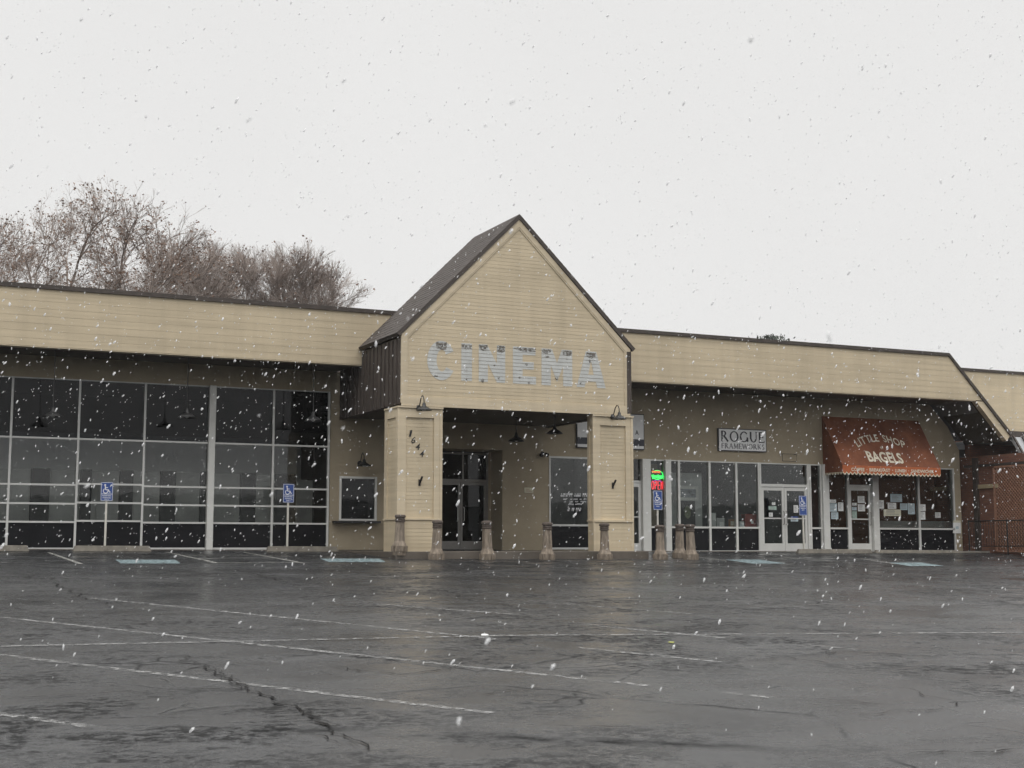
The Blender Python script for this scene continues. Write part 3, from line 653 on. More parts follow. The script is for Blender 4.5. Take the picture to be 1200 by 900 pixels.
def painted_letter(mb, polys, x0, x1, z0, z1):
    P = [[Vector((x0 + (x1 - x0) * u, z0 + (z1 - z0) * v, 0)) for u, v in pl] for pl in polys]
    flatv = [v for pl in P for v in pl]; tris = geometry.tessellate_polygon(P)
    k0 = int((z0 - zb0) // PITCH); k1 = int((z1 - zb0) // PITCH) + 1
    for tri in tris:
        pl = [(flatv[i].x, flatv[i].y) for i in tri]
        for k in range(k0, k1 + 1):
            za = zb0 + k * PITCH; q = clip(pl, za + .006, za + PITCH - .001)
            if len(q) < 3: continue
            n_ = len(q); a_ = sum(q[i][0] * q[(i + 1) % n_][1] - q[(i + 1) % n_][0] * q[i][1] for i in range(n_))
            if abs(a_) < 1e-6: continue
            if a_ < 0: q = q[::-1]
            mb.add([(p[0], YT - .0071 * (1 - (p[1] - za) / PITCH) - .004 + (.0 if mb is la else -.002), p[1]) for p in q], [tuple(range(n_))])
spec = (('C', 500.5, 533.5, .02), ('I', 540.5, 553, 0), ('N', 561, 592, 0), ('E', 601, 628, 0), ('M', 634.5, 670.5, 0), ('A', 675.5, 709.5, 0))
for ch, a, b, ov in spec:
    la, lb = MB(), MB()
    xa, xb = X_(a, YT, 428), X_(b, YT, 428)
    painted_letter(la, G[ch], xa, xb, zl0 - ov, zl1 + ov)
    # bared wood along the heads of the letters and in odd spots
    pr = random.Random(ord(ch) + 3)
    heads = {'I': [(0, 1)], 'E': [(0, 1)], 'N': [(0, .34), (.68, 1)], 'M': [(0, .33), (.67, 1)], 'A': [(.33, .67)], 'C': [(.3, .7)]}[ch]
    for u0, u1 in heads:
        v0, v1 = 1 - pr.uniform(.10, .2), 1 - pr.uniform(.0, .03)
        painted_letter(lb, [[(u0 + .02, v0 + pr.uniform(-.03, .05)), ((u0 + u1) / 2, v0 - .03), (u1 - .02, v0 + pr.uniform(-.03, .05)), (u1 - .01, v1), (u0 + .01, v1)]], xa, xb, zl0, zl1)
    spots = {'C': [(.3, .08)], 'I': [(.5, .03)], 'N': [(.15, .03), (.75, .12), (.6, .45)], 'E': [(.3, .16), (.7, .03), (.6, .53)], 'M': [(.18, .78), (.82, .76), (.5, .2)], 'A': [(.14, .1), (.45, .72)]}[ch]
    for u, v in spots:
        w_, h_ = pr.uniform(.10, .24) * (.45 / (xb - xa)) ** .5, pr.uniform(.035, .07)
        painted_letter(lb, [[(u + w_ * .5 * math.cos(k * .785) * pr.uniform(.5, 1.1), v + h_ * math.sin(k * .785) * pr.uniform(.5, 1.1)) for k in range(8)]], xa, xb, zl0, zl1)
    lo = put(la.build('painted_letter', 'letter', ep), ep); sub(lb.build('peeled_paint', 'letterdark'), lo, ep)
nb = MB()
for ch, x, y in (('1', 480.4, 507.8), ('6', 483.8, 515.6), ('4', 488.9, 523.3), ('4', 493.6, 531.6)):
    c = at(x, y, YT + .01); word(nb, ch, flat(c.x - (.03 if ch == '1' else .055), c.x + (.025 if ch == '1' else .055), c.z - .085, c.z + .085, YT + .006, .04), .004)
put(nb.build('house_number', 'black', ep, label='black metal house number 1644 stepping down the left pillar'), ep)

# ================================================================== SHOP WING (right)
sw = thing('shop_wing', 'cream sided shop wing with white framed shopfronts and sloped right roof end', 'building', (26, 38, -.15))
xe0, xe1 = X_(1111, YF, 413), X_(1152.5, YF, 469)
LO = at(1183.5, 511, YF); LI = at(1179.6, 517, YF); UI = at(1143.5, 470, YF)
fp = [(XB - 1.1, FB), (xe1, FB), (xe0, FT - .08), (XB - 1.1, FT - .08)]
put(clapboards(MB(), fp, YF, .19, .003).prism([(p[0], p[1]) for p in fp], YF + .002, YF + .25).build('fascia', 'siding', sw), sw)
sp_ = [(UI.x, FB - .035), (xe1 + .03, FB - .035), (LO.x, LO.z), (LI.x, LI.z)]
put(MB().prism(sp_, YF - .004, YF + .2).build('rake_board', 'trim', sw), sw)
cpm = MB().box(XB - 1.15, xe0, YF - .05, YF + .3, FT - .08, FT + .03)
dd = Vector((LO.x - xe0, LO.z - FT)).normalized(); nn_ = Vector((-dd.y, dd.x)) * .11
if nn_.x < 0: nn_ = -nn_
cpm.prism([(xe0, FT - .08), (xe0 + .02, FT + .03), (LO.x + nn_.x, LO.z + nn_.y), (LO.x, LO.z)], YF - .05, YF + .3)
put(cpm.build('coping', 'dark', sw), sw)
put(MB().box(XB + .02, UI.x, YF + .004, YF + .26, FB - .03, FB - .003).build('drip_trim', 'trim', sw), sw)
put(MB().box(XB + .03, UI.x - .0, YF + .25, YS + .3, FB + .02, FB + .1).prism([(UI.x, FB + .02), (UI.x, FB + .1), (LI.x, LI.z + .08), (LI.x, LI.z)], YF + .2, YS + .02).build('soffit', 'soffit', sw), sw)
put(MB().prism([(XB, 6.2), (xe0, 6.2), (LO.x + .05, LO.z + .05), (LO.x - .15, LO.z - .02), (xe0 - .1, 6.0), (XB, 6.0)], YF + .31, 58).build('roof', 'roofing', sw), sw)
xw0, xw1 = X_(741.5), X_(1127)
ztop = Z_(860, 541.2)
swl = MB(); swl.prism([(xw0, ztop), (xw1, ztop), (xw1, Z_(1125, 528)), (X_(1111, YS, 512), Z_(1111, 512) + .35), (X_(1090, YS, 500), FB + .02), (xw0, FB + .02)], YS, YS + .2)
swl.box(X_(1119), xw1, YS, YS + .2, -.3, ztop)
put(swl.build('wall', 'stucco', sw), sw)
put(MB().box(xw0 - .5, xw1 + .3, 44.5, 44.6, -.2, 4.2).box(xw0 - .6, xw0 - .5, YS + .25, 44.6, -.2, 4.2).box(xw1 + .3, xw1 + .4, YS + .25, 44.6, -.2, 3.2).box(xw0 - .5, xw1 + .2, YS + .21, 44.5, 3.1, 3.2).build('interior_wall', 'inner', sw), sw)
put(MB().box(xw0 - .5, xw1 + .3, YS + .22, 44.5, -.25, -.17).build('interior_floor', 'inner', sw), sw)
put(MB().box(X_(975, 40.8), X_(1122, 40.8), 40.8, 40.9, -.2, 3.05).build('cafe_partition', 'innerbrown', sw), sw)
zsill = Z_(860, 618.3); zbb = -.20
def shop_window(x0, x1, sill=True, zt=None, m='alu', glass='shopglass', w0=.03, w1=.03):
    """one framed pane with a black panel under it"""
    a, b = X_(x0, y=615), X_(x1, y=615); zt = zt or ztop; f = MB()
    f.box(a - w0, a + w0, YS - .02, YS + .1, zbb, zt).box(b - w1, b + w1 - .001, YS - .019, YS + .099, zbb, zt)
    f.box(a + w0, b - w1, YS - .015, YS + .09, zt - .04, zt - .002).box(a + w0, b - w1, YS - .015, YS + .09, zbb, zbb + .06)
    if sill: f.box(a + w0, b - w1, YS - .03, YS + .09, zsill - .03, zsill + .028)
    fo = put(f.build('shop_window', m, sw), sw)
    z0 = zsill + .028 if sill else zbb + .06
    sub(MB().box(a + w0, b - w1, YS + .03, YS + .04, z0, zt - .04).build('glass', glass), fo, sw)
    if sill: sub(MB().box(a + w0, b - w1, YS + .028, YS + .045, zbb + .06, zsill - .03).build('spandrel', 'spandrel'), fo, sw)
    return fo
def post(x0, x1, d=.12): return put(MB().box(X_(x0, y=615), X_(x1, y=615), YS - d, YS + .11, zbb - .06, ztop + .001).build('white_post', 'alu', sw, bevel=.01), sw)
def door(x0, x1, ztop_door, hinge, m='alu', rail=True):
    a, b = X_(x0, y=610), X_(x1, y=610); d = MB(); s_ = .095; zb_ = zbb + .03
    d.box(a, a + s_, YS, YS + .05, zb_, ztop_door).box(b - s_, b, YS, YS + .05, zb_, ztop_door).box(a + s_, b - s_, YS, YS + .05, zb_, zb_ + .26).box(a + s_, b - s_, YS, YS + .05, ztop_door - .12, ztop_door)
    zm = Z_(920, 607.5)
    if rail: d.box(a + s_, b - s_, YS + .004, YS + .046, zm - .02, zm + .02)
    do = put(d.build('shop_door', m, sw), sw)
    sub(MB().box(a + s_, b - s_, YS + .02, YS + .03, zb_ + .26, ztop_door - .12).build('glass', 'shopglass'), do, sw)
    hx = b - .05 if hinge == 'l' else a + .05
    sub(MB().tube([(hx, YS, zm - .2), (hx, YS - .06, zm - .18), (hx, YS - .06, zm + .22), (hx, YS, zm + .24)], .013).build('handle', 'bronze'), do, sw)
    return do
# narrow door beside the porch
zdh = Z_(747, 565); 
door(722, 751.5, zdh - .03, 'r', 'mull')
hd = MB().box(X_(722), X_(751.5), YS - .01, YS + .08, zdh - .02, zdh + .05); hdo = put(hd.build('door_header', 'mull', sw), sw)
sub(MB().box(X_(722), X_(751.5), YS + .03, YS + .04, zdh + .05, ztop).build('transom_glass', 'shopglass'), hdo, sw)
post(751.7, 760.5)
shop_window(762, 780); post(779, 785.5, .1); shop_window(786, 796); shop_window(796.5, 832); shop_window(832.5, 863.5); shop_window(864, 890)
# double door with its transom
zdd = Z_(920, 570); f = MB(); a, b = X_(890.5), X_(949)
f.box(a, a + .07, YS - .03, YS + .1, zbb, ztop).box(b - .09, b, YS - .03, YS + .1, zbb, ztop).box(a + .07, b - .09, YS - .03, YS + .1, zdd - .02, zdd + .07).box(a + .07, b - .09, YS - .03, YS + .1, ztop - .04, ztop - .002)
fo = put(f.build('door_frame', 'alu', sw), sw)
sub(MB().box(a + .07, b - .09, YS + .03, YS + .04, zdd + .07, ztop - .04).build('transom_glass', 'shopglass'), fo, sw)
door(892.8, 919.4, zdd - .025, 'l'); door(919.8, 946.2, zdd - .025, 'r')
shop_window(950.5, 963); post(963.2, 970.5)
shop_window(971, 994.5)
zbd = Z_(1008, 570); a, b = X_(994.7), X_(1021.5)
f = MB().box(a, b, YS - .025, YS + .09, zbd - .02, zbd + .05).box(a, b, YS - .02, YS + .09, ztop - .04, ztop - .002).box(a, a + .05, YS - .025, YS + .09, zbd + .05, ztop - .04); fo = put(f.build('door_frame', 'alu', sw), sw)
sub(MB().box(a + .05, b, YS + .03, YS + .04, zbd + .05, ztop - .04).build('transom_glass', 'shopglass'), fo, sw)
door(995.5, 1021, zbd - .025, 'l', 'alu')
post(1021.6, 1028.5)
shop_window(1029, 1077.5, m='mull'); shop_window(1078, 1119, m='mull')
# low screen inside the bagel windows, and curtain behind the neon
put(MB().box(X_(1031, 38.6), X_(1117, 38.6), 38.6, 38.65, -.15, Z_(1060, 610.5, 38.6)).build('window_screen', 'panel', sw), sw)
put(MB().box(X_(762, 38.5), X_(771, 38.5), 38.5, 38.53, -.15, ztop - .1).build('curtain', 'curtain', sw), sw)
arch = MB(); ax0, ax1 = X_(1101, 40.7), X_(1114.5, 40.7); az0, az1 = Z_(1108, 603, 40.7), Z_(1108, 567, 40.7)
pts = [(ax0, az0), (ax1, az0)] + arc((ax0 + ax1) / 2, az1 - .25, (ax1 - ax0) / 2, .25, 0, 180, 12)
put(arch.prism(pts, 40.72, 40.79).build('dark_archway', 'innerblack', sw), sw)

# ================================================================== NEXT BUILDING, BRICK WING, LATTICE, RAIL
nb_ = thing('neighbouring_building', 'brown brick building adjoining on the right with cream upper fascia', 'building', (37, 38, -.2))
XW = 35.55; YN = 40.5
fn = [(35.2, Z_(1165, 505, YN)), (60, Z_(1165, 505, YN)), (60, Z_(1165, 437, YN)), (35.2, Z_(1165, 437, YN))]
put(clapboards(MB(), fn, YN, .19, .003).prism(fn, YN + .002, YN + .25).build('fascia', 'siding', nb_), nb_)
zt_ = fn[2][1]
put(MB().box(35.2, 60, YN - .05, YN + .3, zt_, zt_ + .11).build('coping', 'dark', nb_), nb_)
put(MB().box(36.35, 60, YN - .3, YN - .02, fn[0][1] - .24, fn[0][1] - .003).build('gutter', 'dark', nb_), nb_)
LX = at(1186, 512, 36.0).x; lz0, lz1 = at(1186, 512, 36.0).z, at(1207, 541, 35.4).z
put(MB().add([(LX, 35.4, lz1), (60, 35.4, lz1), (60, 36, lz0), (LX, 36, lz0), (LX, 35.45, lz1 - .06), (60, 35.45, lz1 - .06), (60, 36.1, lz0 - .06), (LX, 36.1, lz0 - .06)],
             [(0, 1, 2, 3), (7, 6, 5, 4), (0, 4, 5, 1), (3, 7, 4, 0)]).box(LX, 60, 36.001, YN - .01, lz0 - .1, lz0).build('lean_to_roof', 'metalroof', nb_), nb_)
rb = MB()
for i in range(30):
    x_ = LX + i * .42; rb.add([(x_, 35.39, lz1), (x_ + .07, 35.39, lz1), (x_ + .07, 36, lz0 + .01), (x_, 36, lz0 + .01), (x_, 35.35, lz1 + .03), (x_ + .07, 35.35, lz1 + .03), (x_ + .07, 35.96, lz0 + .05), (x_, 35.96, lz0 + .05)], [(4, 5, 6, 7), (0, 4, 7, 3), (1, 2, 6, 5), (0, 1, 5, 4)])
put(rb.build('roof_rib', 'dark', nb_), nb_)
put(MB().box(XW, XW + .25, 29, 44, -.6, 3.16).box(XW + .25, 60, 38, 38.2, -.6, 3.9).box(36.35, 60, YN, 58, 3.9, fn[0][1] - .26).build('brick_wall', 'brick', nb_), nb_)
put(MB().box(XW - .06, XW - .002, 29, 37.95, 2.78, 2.86).build('wall_ledger', 'dark', nb_), nb_)
put(MB().box(XW - .1, XW - .003, 37.3, 37.5, -.4, 3.1).build('pilaster', 'dark', nb_), nb_)
def on_wall(px, py, X=XW - .05):
    d = ray(px, py); return d * (X / d.x)
lt = thing('lattice_screen', 'brown diagonal wood lattice screen fixed to the brick wall', 'lattice', (XW - .05, 35, -.2))
ya, yb = 29.5, on_wall(1167, 600).y; za, zb_ = -.15, 2.7
lm = MB()
s = -3.2
for fam in (1, -1):
    s = ya - 3.2
    while s < yb + 3.2:
        # line y = s + fam*(z-za) clipped to the rectangle
        zlo, zhi = za, zb_
        if fam == 1: zlo = max(zlo, za + ya - s); zhi = min(zhi, za + yb - s)
        else: zlo = max(zlo, za + s - yb); zhi = min(zhi, za + s - ya)
        if zhi - zlo > .05:
            y0_, y1_ = s + fam * (zlo - za), s + fam * (zhi - za); xo = XW - .045 if fam == 1 else XW - .03; w = .02
            lm.add([(xo, y0_ - w, zlo), (xo, y0_ + w, zlo), (xo, y1_ + w, zhi), (xo, y1_ - w, zhi), (xo + .012, y0_ - w, zlo), (xo + .012, y0_ + w, zlo), (xo + .012, y1_ + w, zhi), (xo + .012, y1_ - w, zhi)],
                   [(0, 1, 2, 3), (7, 6, 5, 4), (0, 4, 5, 1), (1, 5, 6, 2), (2, 6, 7, 3), (3, 7, 4, 0)])
        s += .13
put(lm.build('slats', 'lattice', lt), lt)
put(MB().box(XW - .06, XW - .002, yb, yb + .07, za - .03, zb_).box(XW - .06, XW - .002, ya, yb, zb_, zb_ + .06).box(XW - .06, XW - .002, ya, yb, za - .06, za).build('border', 'lattice', lt), lt)
A, B = on_wall(1142, 573), on_wall(1169, 565.5)
tag(MB().box(XW - .055, XW - .003, B.y, A.y, A.z, A.z + .14).build('tan_board', 'tan', bevel=.006), 'blank tan board mounted high on the brick wall', 'board')
rl = thing('metal_railing', 'low black iron railing running along the brick wall', 'railing', (35.2, 36, -.25))
zr = on_wall(1150, 610.5, 35.1).z
rm = MB().tube([(35.1, 37.4, zr), (35.1, 30, zr)], .022).tube([(35.1, 37.4, .0), (35.1, 30, .0)], .016)
put(rm.build('rail', 'iron', rl), rl)
for i in range(5): put(MB().tube([(35.1, 37.4 - 1.8 * i, -.45), (35.1, 37.4 - 1.8 * i, zr + .03)], .026).build('post', 'iron', rl), rl)
bm_ = MB()
for i in range(62): bm_.tube([(35.1, 37.3 - .12 * i, .0), (35.1, 37.3 - .12 * i, zr)], .007, 5)
put(bm_.build('balusters', 'iron', rl), rl)

# ================================================================== AWNING
aw = thing('shop_awning', 'rust red canvas awning with cream lettering over the cafe shopfront', 'awning', (32, 37.9, 3))
A0, A1 = at(963, 488, YS - .02), at(1076, 493, YS - .02)
AX0, AX1, AZT = A0.x, A1.x, (A0.z + A1.z) / 2
YA = 36.95
AZB = (at(982, 543, YA).z + at(1095, 550, YA).z) / 2; VZ = (at(982, 553.5, YA).z + at(1095, 558, YA).z) / 2
cv = MB(); NX, NZ = 14, 8                         # canvas sags a little between its bows
for j in range(NZ + 1):
    for i in range(NX + 1):
        u, v = i / NX, j / NZ; sag = .02 * math.sin(math.pi * v) * abs(math.sin(math.pi * u * 4))
        cv.v.append((AX0 + (AX1 - AX0) * u, YA + (YS - .02 - YA) * v + sag, AZB + (AZT - AZB) * v - sag))
cv.f = [(j * (NX + 1) + i, j * (NX + 1) + i + 1, (j + 1) * (NX + 1) + i + 1, (j + 1) * (NX + 1) + i) for j in range(NZ) for i in range(NX)]
put(cv.build('canopy', 'rust', aw, smooth=True), aw)
for x in (AX0, AX1): put(MB().prism([(0, 0)] * 0 or [(x - .006, VZ), (x + .006, VZ), (x + .006, AZB), (x - .006, AZB)], YA, YS - .02).add([(x, YA, AZB), (x, YS - .02, AZB), (x, YS - .02, AZT)], [(0, 1, 2)]).build('side_panel', 'rust', aw), aw)
va = MB(); sc = MB(); ns = 26
for i in range(ns):
    a, b = AX0 + (AX1 - AX0) * i / ns, AX0 + (AX1 - AX0) * (i + 1) / ns; q = []
    for k in range(7): q.append((a + (b - a) * k / 6, VZ + .02 - .07 * math.sin(math.pi * k / 6)))
    va.prism([(a, AZB), (b, AZB)] + [(p[0], p[1] + .04) for p in q[::-1]], YA - .004, YA + .004)
    for k in range(6): sc.prism([(q[k][0], q[k][1] + .04), (q[k + 1][0], q[k + 1][1] + .04), q[k + 1], q[k]], YA - .007, YA + .003)
vo = put(va.build('valance', 'valance', aw), aw); sub(sc.build('scalloped_edging', 'scallop'), vo, aw)
se = MB(); ny = 7
for i in range(ny):
    a, b = YA + (YS - .02 - YA) * i / ny, YA + (YS - .02 - YA) * (i + 1) / ny
    for x in (AX0,):
        se.quad((x - .009, a, VZ + .04), (x - .009, b, VZ + .04), (x - .009, (a + b) / 2 + .03, VZ - .04), (x - .009, (a + b) / 2 - .03, VZ - .04))
put(se.build('side_edging', 'scallop', aw), aw)
sl_ = Vector((0, YS - .02 - YA, AZT - AZB)); sl_n = Vector((0, -(AZT - AZB), YS - .02 - YA)).normalized() * .006
def on_aw(u, v): p = Vector((AX0 + (AX1 - AX0) * u, YA, AZB)) + sl_ * v + sl_n; return tuple(p)
lm, lm2, lm3 = MB(), MB(), MB()
word(lm2, 'BAGELS', lambda u, v: on_aw(.285 + .355 * u, .085 + .22 * v - .02 * u), .03)
s_ = 'LITTLE SHOP'; ws_ = [text_polys(c, .012)[2] if c != ' ' else .5 for c in s_]; tot = sum(ws_) + .16 * len(s_); x = 0; lm4 = MB()
for n_c, (c, w_) in enumerate(zip(s_, ws_)):
    if c != ' ':
        def fn_(u, v, x=x, w_=w_):
            t_ = (x + w_ * u) / tot; k = (t_ - .5) * 2; rise = .14 * (1 - k * k)
            return on_aw(.235 + .50 * t_ + .015 * k * v, .37 + rise + .15 * v)
        word(lm if n_c < 6 else lm4, c, fn_, .012)
    x += w_ + .16
word(lm3, 'of', lambda u, v: on_aw(.46 + .03 * u, .355 + .07 * v), .01)

for q_ in (lm, lm2, lm3, lm4): put(q_.build('lettering', 'cream', aw), aw)
vl = MB(); vz = lambda v: VZ + .075 + .115 * v
for s_, u0, u1 in (('COFFEE', .085, .215), ('BREAKFAST', .265, .475), ('LUNCH', .525, .64), ('SANDWICHES', .69, .925)):
    q_ = MB(); word(q_, s_, lambda u, v, u0=u0, u1=u1: (AX0 + (AX1 - AX0) * (u0 + (u1 - u0) * u), YA - .009, vz(v)), .03); sub(q_.build('lettering', 'cream'), vo, aw)
for u in (.24, .50, .665): c_ = AX0 + (AX1 - AX0) * u; sub(MB().box(c_ - .012, c_ + .012, YA - .010, YA - .006, vz(.4), vz(.62)).build('lettering_dot', 'cream'), vo, aw)

# ================================================================== SIGNS
def board_sign(name, label, x0, x1, z0, z1, y=YS - .07):
    r = thing(name, label, 'sign', ((x0 + x1) / 2, y, z0))
    put(MB().box(x0, x1, y, YS - .003, z0, z1).build('sign_box', 'charcoal', r, bevel=.006), r)
    put(MB().box(x0 + .03, x1 - .03, y - .006, y - .001, z0 + .03, z1 - .03).build('sign_face', 'white', r), r)
    return r
a, b = at(841.5, 501, YS - .07), at(898.5, 531, YS - .07)
sx0, sx1 = a.x, b.x; sz1, sz0 = (Z_(841.5, 501, YS - .07) + Z_(898.5, 504.3, YS - .07)) / 2, (Z_(841.5, 527.5, YS - .07) + Z_(898.5, 530.7, YS - .07)) / 2
rs = board_sign('shop_sign', 'white rectangular sign with grey serif capitals in two rows on the beige wall', sx0, sx1, sz0, sz1)
def serif_word(mb, s, x0, x1, z0, z1, y, tk):
    """roman capitals from thick and thin strokes with serifs"""
    Wd = {'R': .8, 'O': .95, 'G': .92, 'U': .85, 'E': .62, 'F': .58, 'A': .85, 'M': 1.0, 'W': 1.2, 'K': .8, 'S': .58}
    tot = sum(Wd[c] for c in s) + .13 * (len(s) - 1); k = (x1 - x0) / tot; H = z1 - z0; x = x0; t = tk; n_ = tk * .45; lay = [0]
    for c in s:
        w = Wd[c] * k; ox = x
        def P(u, v): return (ox + w * u, z0 + H * v)
        def stroke(u0, v0, u1, v1, th_):
            (xa, za_), (xb, zc) = P(u0, v0), P(u1, v1); d = Vector((xb - xa, zc - za_)).normalized(); e = Vector((-d.y, d.x)) * th_ / 2
            yy = y - .0004 * (lay[0] % 12); lay[0] += 1
            mb.prism([(xa + e.x, za_ + e.y), (xa - e.x, za_ - e.y), (xb - e.x, zc - e.y), (xb + e.x, zc + e.y)], yy, y + .004)
        def bow(cu, cv, ru, rv, a0, a1, m=22):
            yy = y - .0004 * (lay[0] % 12); lay[0] += 1; o = []; i_ = []
            for q in range(m + 1):
                aa = math.radians(a0 + (a1 - a0) * q / m); th_ = n_ + (t - n_) * abs(math.cos(aa)) ** 1.2
                cx, cz = P(cu + ru * math.cos(aa), cv + rv * math.sin(aa)); dx_, dz_ = math.cos(aa), math.sin(aa)
                o.append((cx, yy, cz)); i_.append((cx - dx_ * th_, yy, cz - dz_ * th_))
            mb.add(o + i_, [(q, q + 1, m + 2 + q, m + 1 + q) for q in range(m)])
        def serif(u, v): stroke(u - .11 * .8 / Wd[c], v, u + .11 * .8 / Wd[c], v, n_ * .9)
        def vert(u, th_=None, top=True, bot=True):
            stroke(u, 0, u, 1, th_ or t)
            if bot: serif(u, .02)
            if top: serif(u, .98)
        if c == 'R': vert(.16); bow(.38, .76, .34, .25, -90, 90); stroke(.16, .98, .4, .98, n_); stroke(.16, .52, .4, .52, n_); stroke(.42, .52, .95, 0, t)
        elif c == 'O': bow(.5, .5, .5, .51, 0, 360, 36)
        elif c == 'G': bow(.5, .5, .5, .51, 40, 335, 30); stroke(.9, .04, .9, .42, t); serif(.88, .42)
        elif c == 'U': stroke(.15, .3, .15, 1, t); stroke(.86, .3, .86, 1, n_ * 1.3); serif(.15, .98); serif(.86, .98); bow(.5, .33, .40, .34, 180, 360)
        elif c in 'EF':
            vert(.2); stroke(.2, .98, .92, .98, n_); stroke(.92, 1, .92, .84, n_); stroke(.2, .52, .78, .52, n_); stroke(.78, .6, .78, .44, n_ * .8)
            if c == 'E': stroke(.2, .02, .98, .02, n_); stroke(.98, 0, .98, .18, n_)
        elif c == 'A': stroke(.08, 0, .5, 1, n_); stroke(.92, 0, .5, 1, t); stroke(.25, .34, .75, .34, n_); serif(.08, .02); serif(.92, .02)
        elif c == 'M': stroke(.1, 0, .16, 1, n_); stroke(.16, 1, .5, .1, t); stroke(.5, .1, .84, 1, n_); stroke(.9, 0, .84, 1, t); serif(.1, .02); serif(.9, .02)
        elif c == 'W': stroke(.05, 1, .28, 0, t); stroke(.28, 0, .5, .95, n_); stroke(.5, .95, .73, 0, t); stroke(.73, 0, .95, 1, n_); serif(.05, .98); serif(.95, .98)
        elif c == 'K': vert(.16); stroke(.2, .45, .82, 1, n_); stroke(.36, .58, .95, 0, t); serif(.82, .98)
        elif c == 'S': bow(.5, .75, .42, .26, 30, 250, 20); bow(.5, .26, .45, .27, -150, 80, 20)
        x += w + .13 * k
sy = YS - .07 - .011; wS, hS = sx1 - sx0, sz1 - sz0
t1 = MB(); serif_word(t1, 'ROGUE', sx0 + .05 * wS, sx1 - .05 * wS, sz0 + .42 * hS, sz1 - .12 * hS, sy, .062); put(t1.build('large_lettering', 'charcoal', rs), rs)
t2 = MB(); serif_word(t2, 'FRAMEWORKS', sx0 + .06 * wS, sx1 - .05 * wS, sz0 + .11 * hS, sz0 + .34 * hS, sy, .036); put(t2.build('small_lettering', 'greyink', rs), rs)
zA1 = Z_(745, 485, YS - .07); zA0 = Z_(745, 527, YS - .07)
ws2 = board_sign('wall_sign', 'pale sign with a dark band, half hidden behind the right portico pillar', X_(674.5, YS, 510), X_(753.8, YS, 505), zA0, zA1)
xs0, xs1 = X_(674.5, YS, 510), X_(753.8, YS, 505)
put(MB().box(xs0 + .03, xs1 - .03, YS - .083, YS - .0785, zA0 + .12, zA0 + .33).build('dark_band', 'band', ws2), ws2)
xa = X_(744.8, YS, 507); za_ = Z_(744.8, 509.5, YS - .08); t3 = MB(); word(t3, 'A', flat(xa - .055, xa + .065, za_, za_ + .15, YS - .079), .02); put(t3.build('lettering', 'charcoal', ws2), ws2)
# accessible parking sign posts
def wheelchair(mb, cx, cz, s, y):
    def st_(pts, w):
        for (xa, za), (xb, zb) in zip(pts, pts[1:]):
            d = Vector((xb - xa, zb - za)).normalized(); e = Vector((-d.y, d.x)) * w / 2
            mb.add([(cx + s * (xa + e.x), y, cz + s * (za + e.y)), (cx + s * (xa - e.x), y, cz + s * (za - e.y)), (cx + s * (xb - e.x), y, cz + s * (zb - e.y)), (cx + s * (xb + e.x), y, cz + s * (zb + e.y))], [(0, 1, 2, 3)])
    c = arc(-.12, .88, .11, .11, 0, 360, 10)[:-1]; mb.add([(cx + s * u, y, cz + s * v) for u, v in c], [tuple(range(len(c)))])
    st_([(-.10, .76), (-.06, .36)], .12); st_([(-.06, .355), (.24, .355)], .10); st_([(.25, .38), (.38, .06)], .10); st_([(.38, .07), (.5, .12)], .08); st_([(-.04, .6), (.2, .6)], .08)
    ring = arc(-.05, .22, .30, .30, 120, 372, 16); inn_ = arc(-.05, .22, .21, .21, 120, 372, 16); m = len(ring)
    mb.add([(cx + s * u, y - .0005, cz + s * v) for u, v in ring + inn_], [(i, i + 1, m + i + 1, m + i) for i in range(m - 1)])
def sign_post(px, py0, py1, Y, label, tilt=0):
    c = at(px, (py0 + py1) / 2, Y); z0 = gz(c.x, Y); zt = at(px, py0, Y).z; zb = at(px, py1, Y).z
    r = thing('parking_sign_post', label, 'parking sign', (c.x, Y, z0), 'blue accessible parking signs on posts')
    hgt = zt - z0; hb = zb - z0; w = .155
    MB().box(-.025, .025, -.02, .02, -.1, hgt - .02).build('post', 'post', r)
    n_ = 4; cor = []
    for qx, qz, a0 in ((w - .02, hgt - .02, 0), (-w + .02, hgt - .02, 90), (-w + .02, hb + .02, 180), (w - .02, hb + .02, 270)): cor += arc(qx, qz, .02, .02, a0, a0 + 90, n_)
    pl = MB().prism(cor, -.03, -.024).build('sign_plate', 'blue', r)
    sy = MB(); wheelchair(sy, -.02, hgt - .28, .23, -.032); 
    fr_ = [(-w + .008, hb + .008), (w - .008, hb + .008), (w - .008, hgt - .008), (-w + .008, hgt - .008)]; frame_ring(sy, fr_, inset(fr_, .01), -.0315, -.0305)
    sy.box(-w + .02, w - .02, -.0325, -.031, hgt - .315, hgt - .30)
    for i, (s_, ww) in enumerate((('RESERVED', .11), ('PARKING', .10), ('ONLY', .06))):
        z1_ = hgt - .335 - i * .055; word(sy, s_, lambda u, v, ww=ww, z1_=z1_: (-ww + 2 * ww * u, -.0322, z1_ - .035 + .035 * v), .02)
    sy.build('symbol', 'signwhite', pl)
    r.rotation_euler = (0, math.radians(tilt), 0)
    return r
sign_post(125, 565, 587, 37.1, 'blue accessible parking sign on a pale post, before the left glass wall, snow on top')
sign_post(337.5, 567, 589, 37.0, 'blue accessible parking sign on a pale post nearest the ticket window', .3)
sign_post(770, 575, 597.5, 35.5, 'blue accessible parking sign standing under the neon open sign behind a bollard', .4)
sign_post(941, 581, 604, 37.0, 'blue accessible parking sign before the white double doors', -.8)
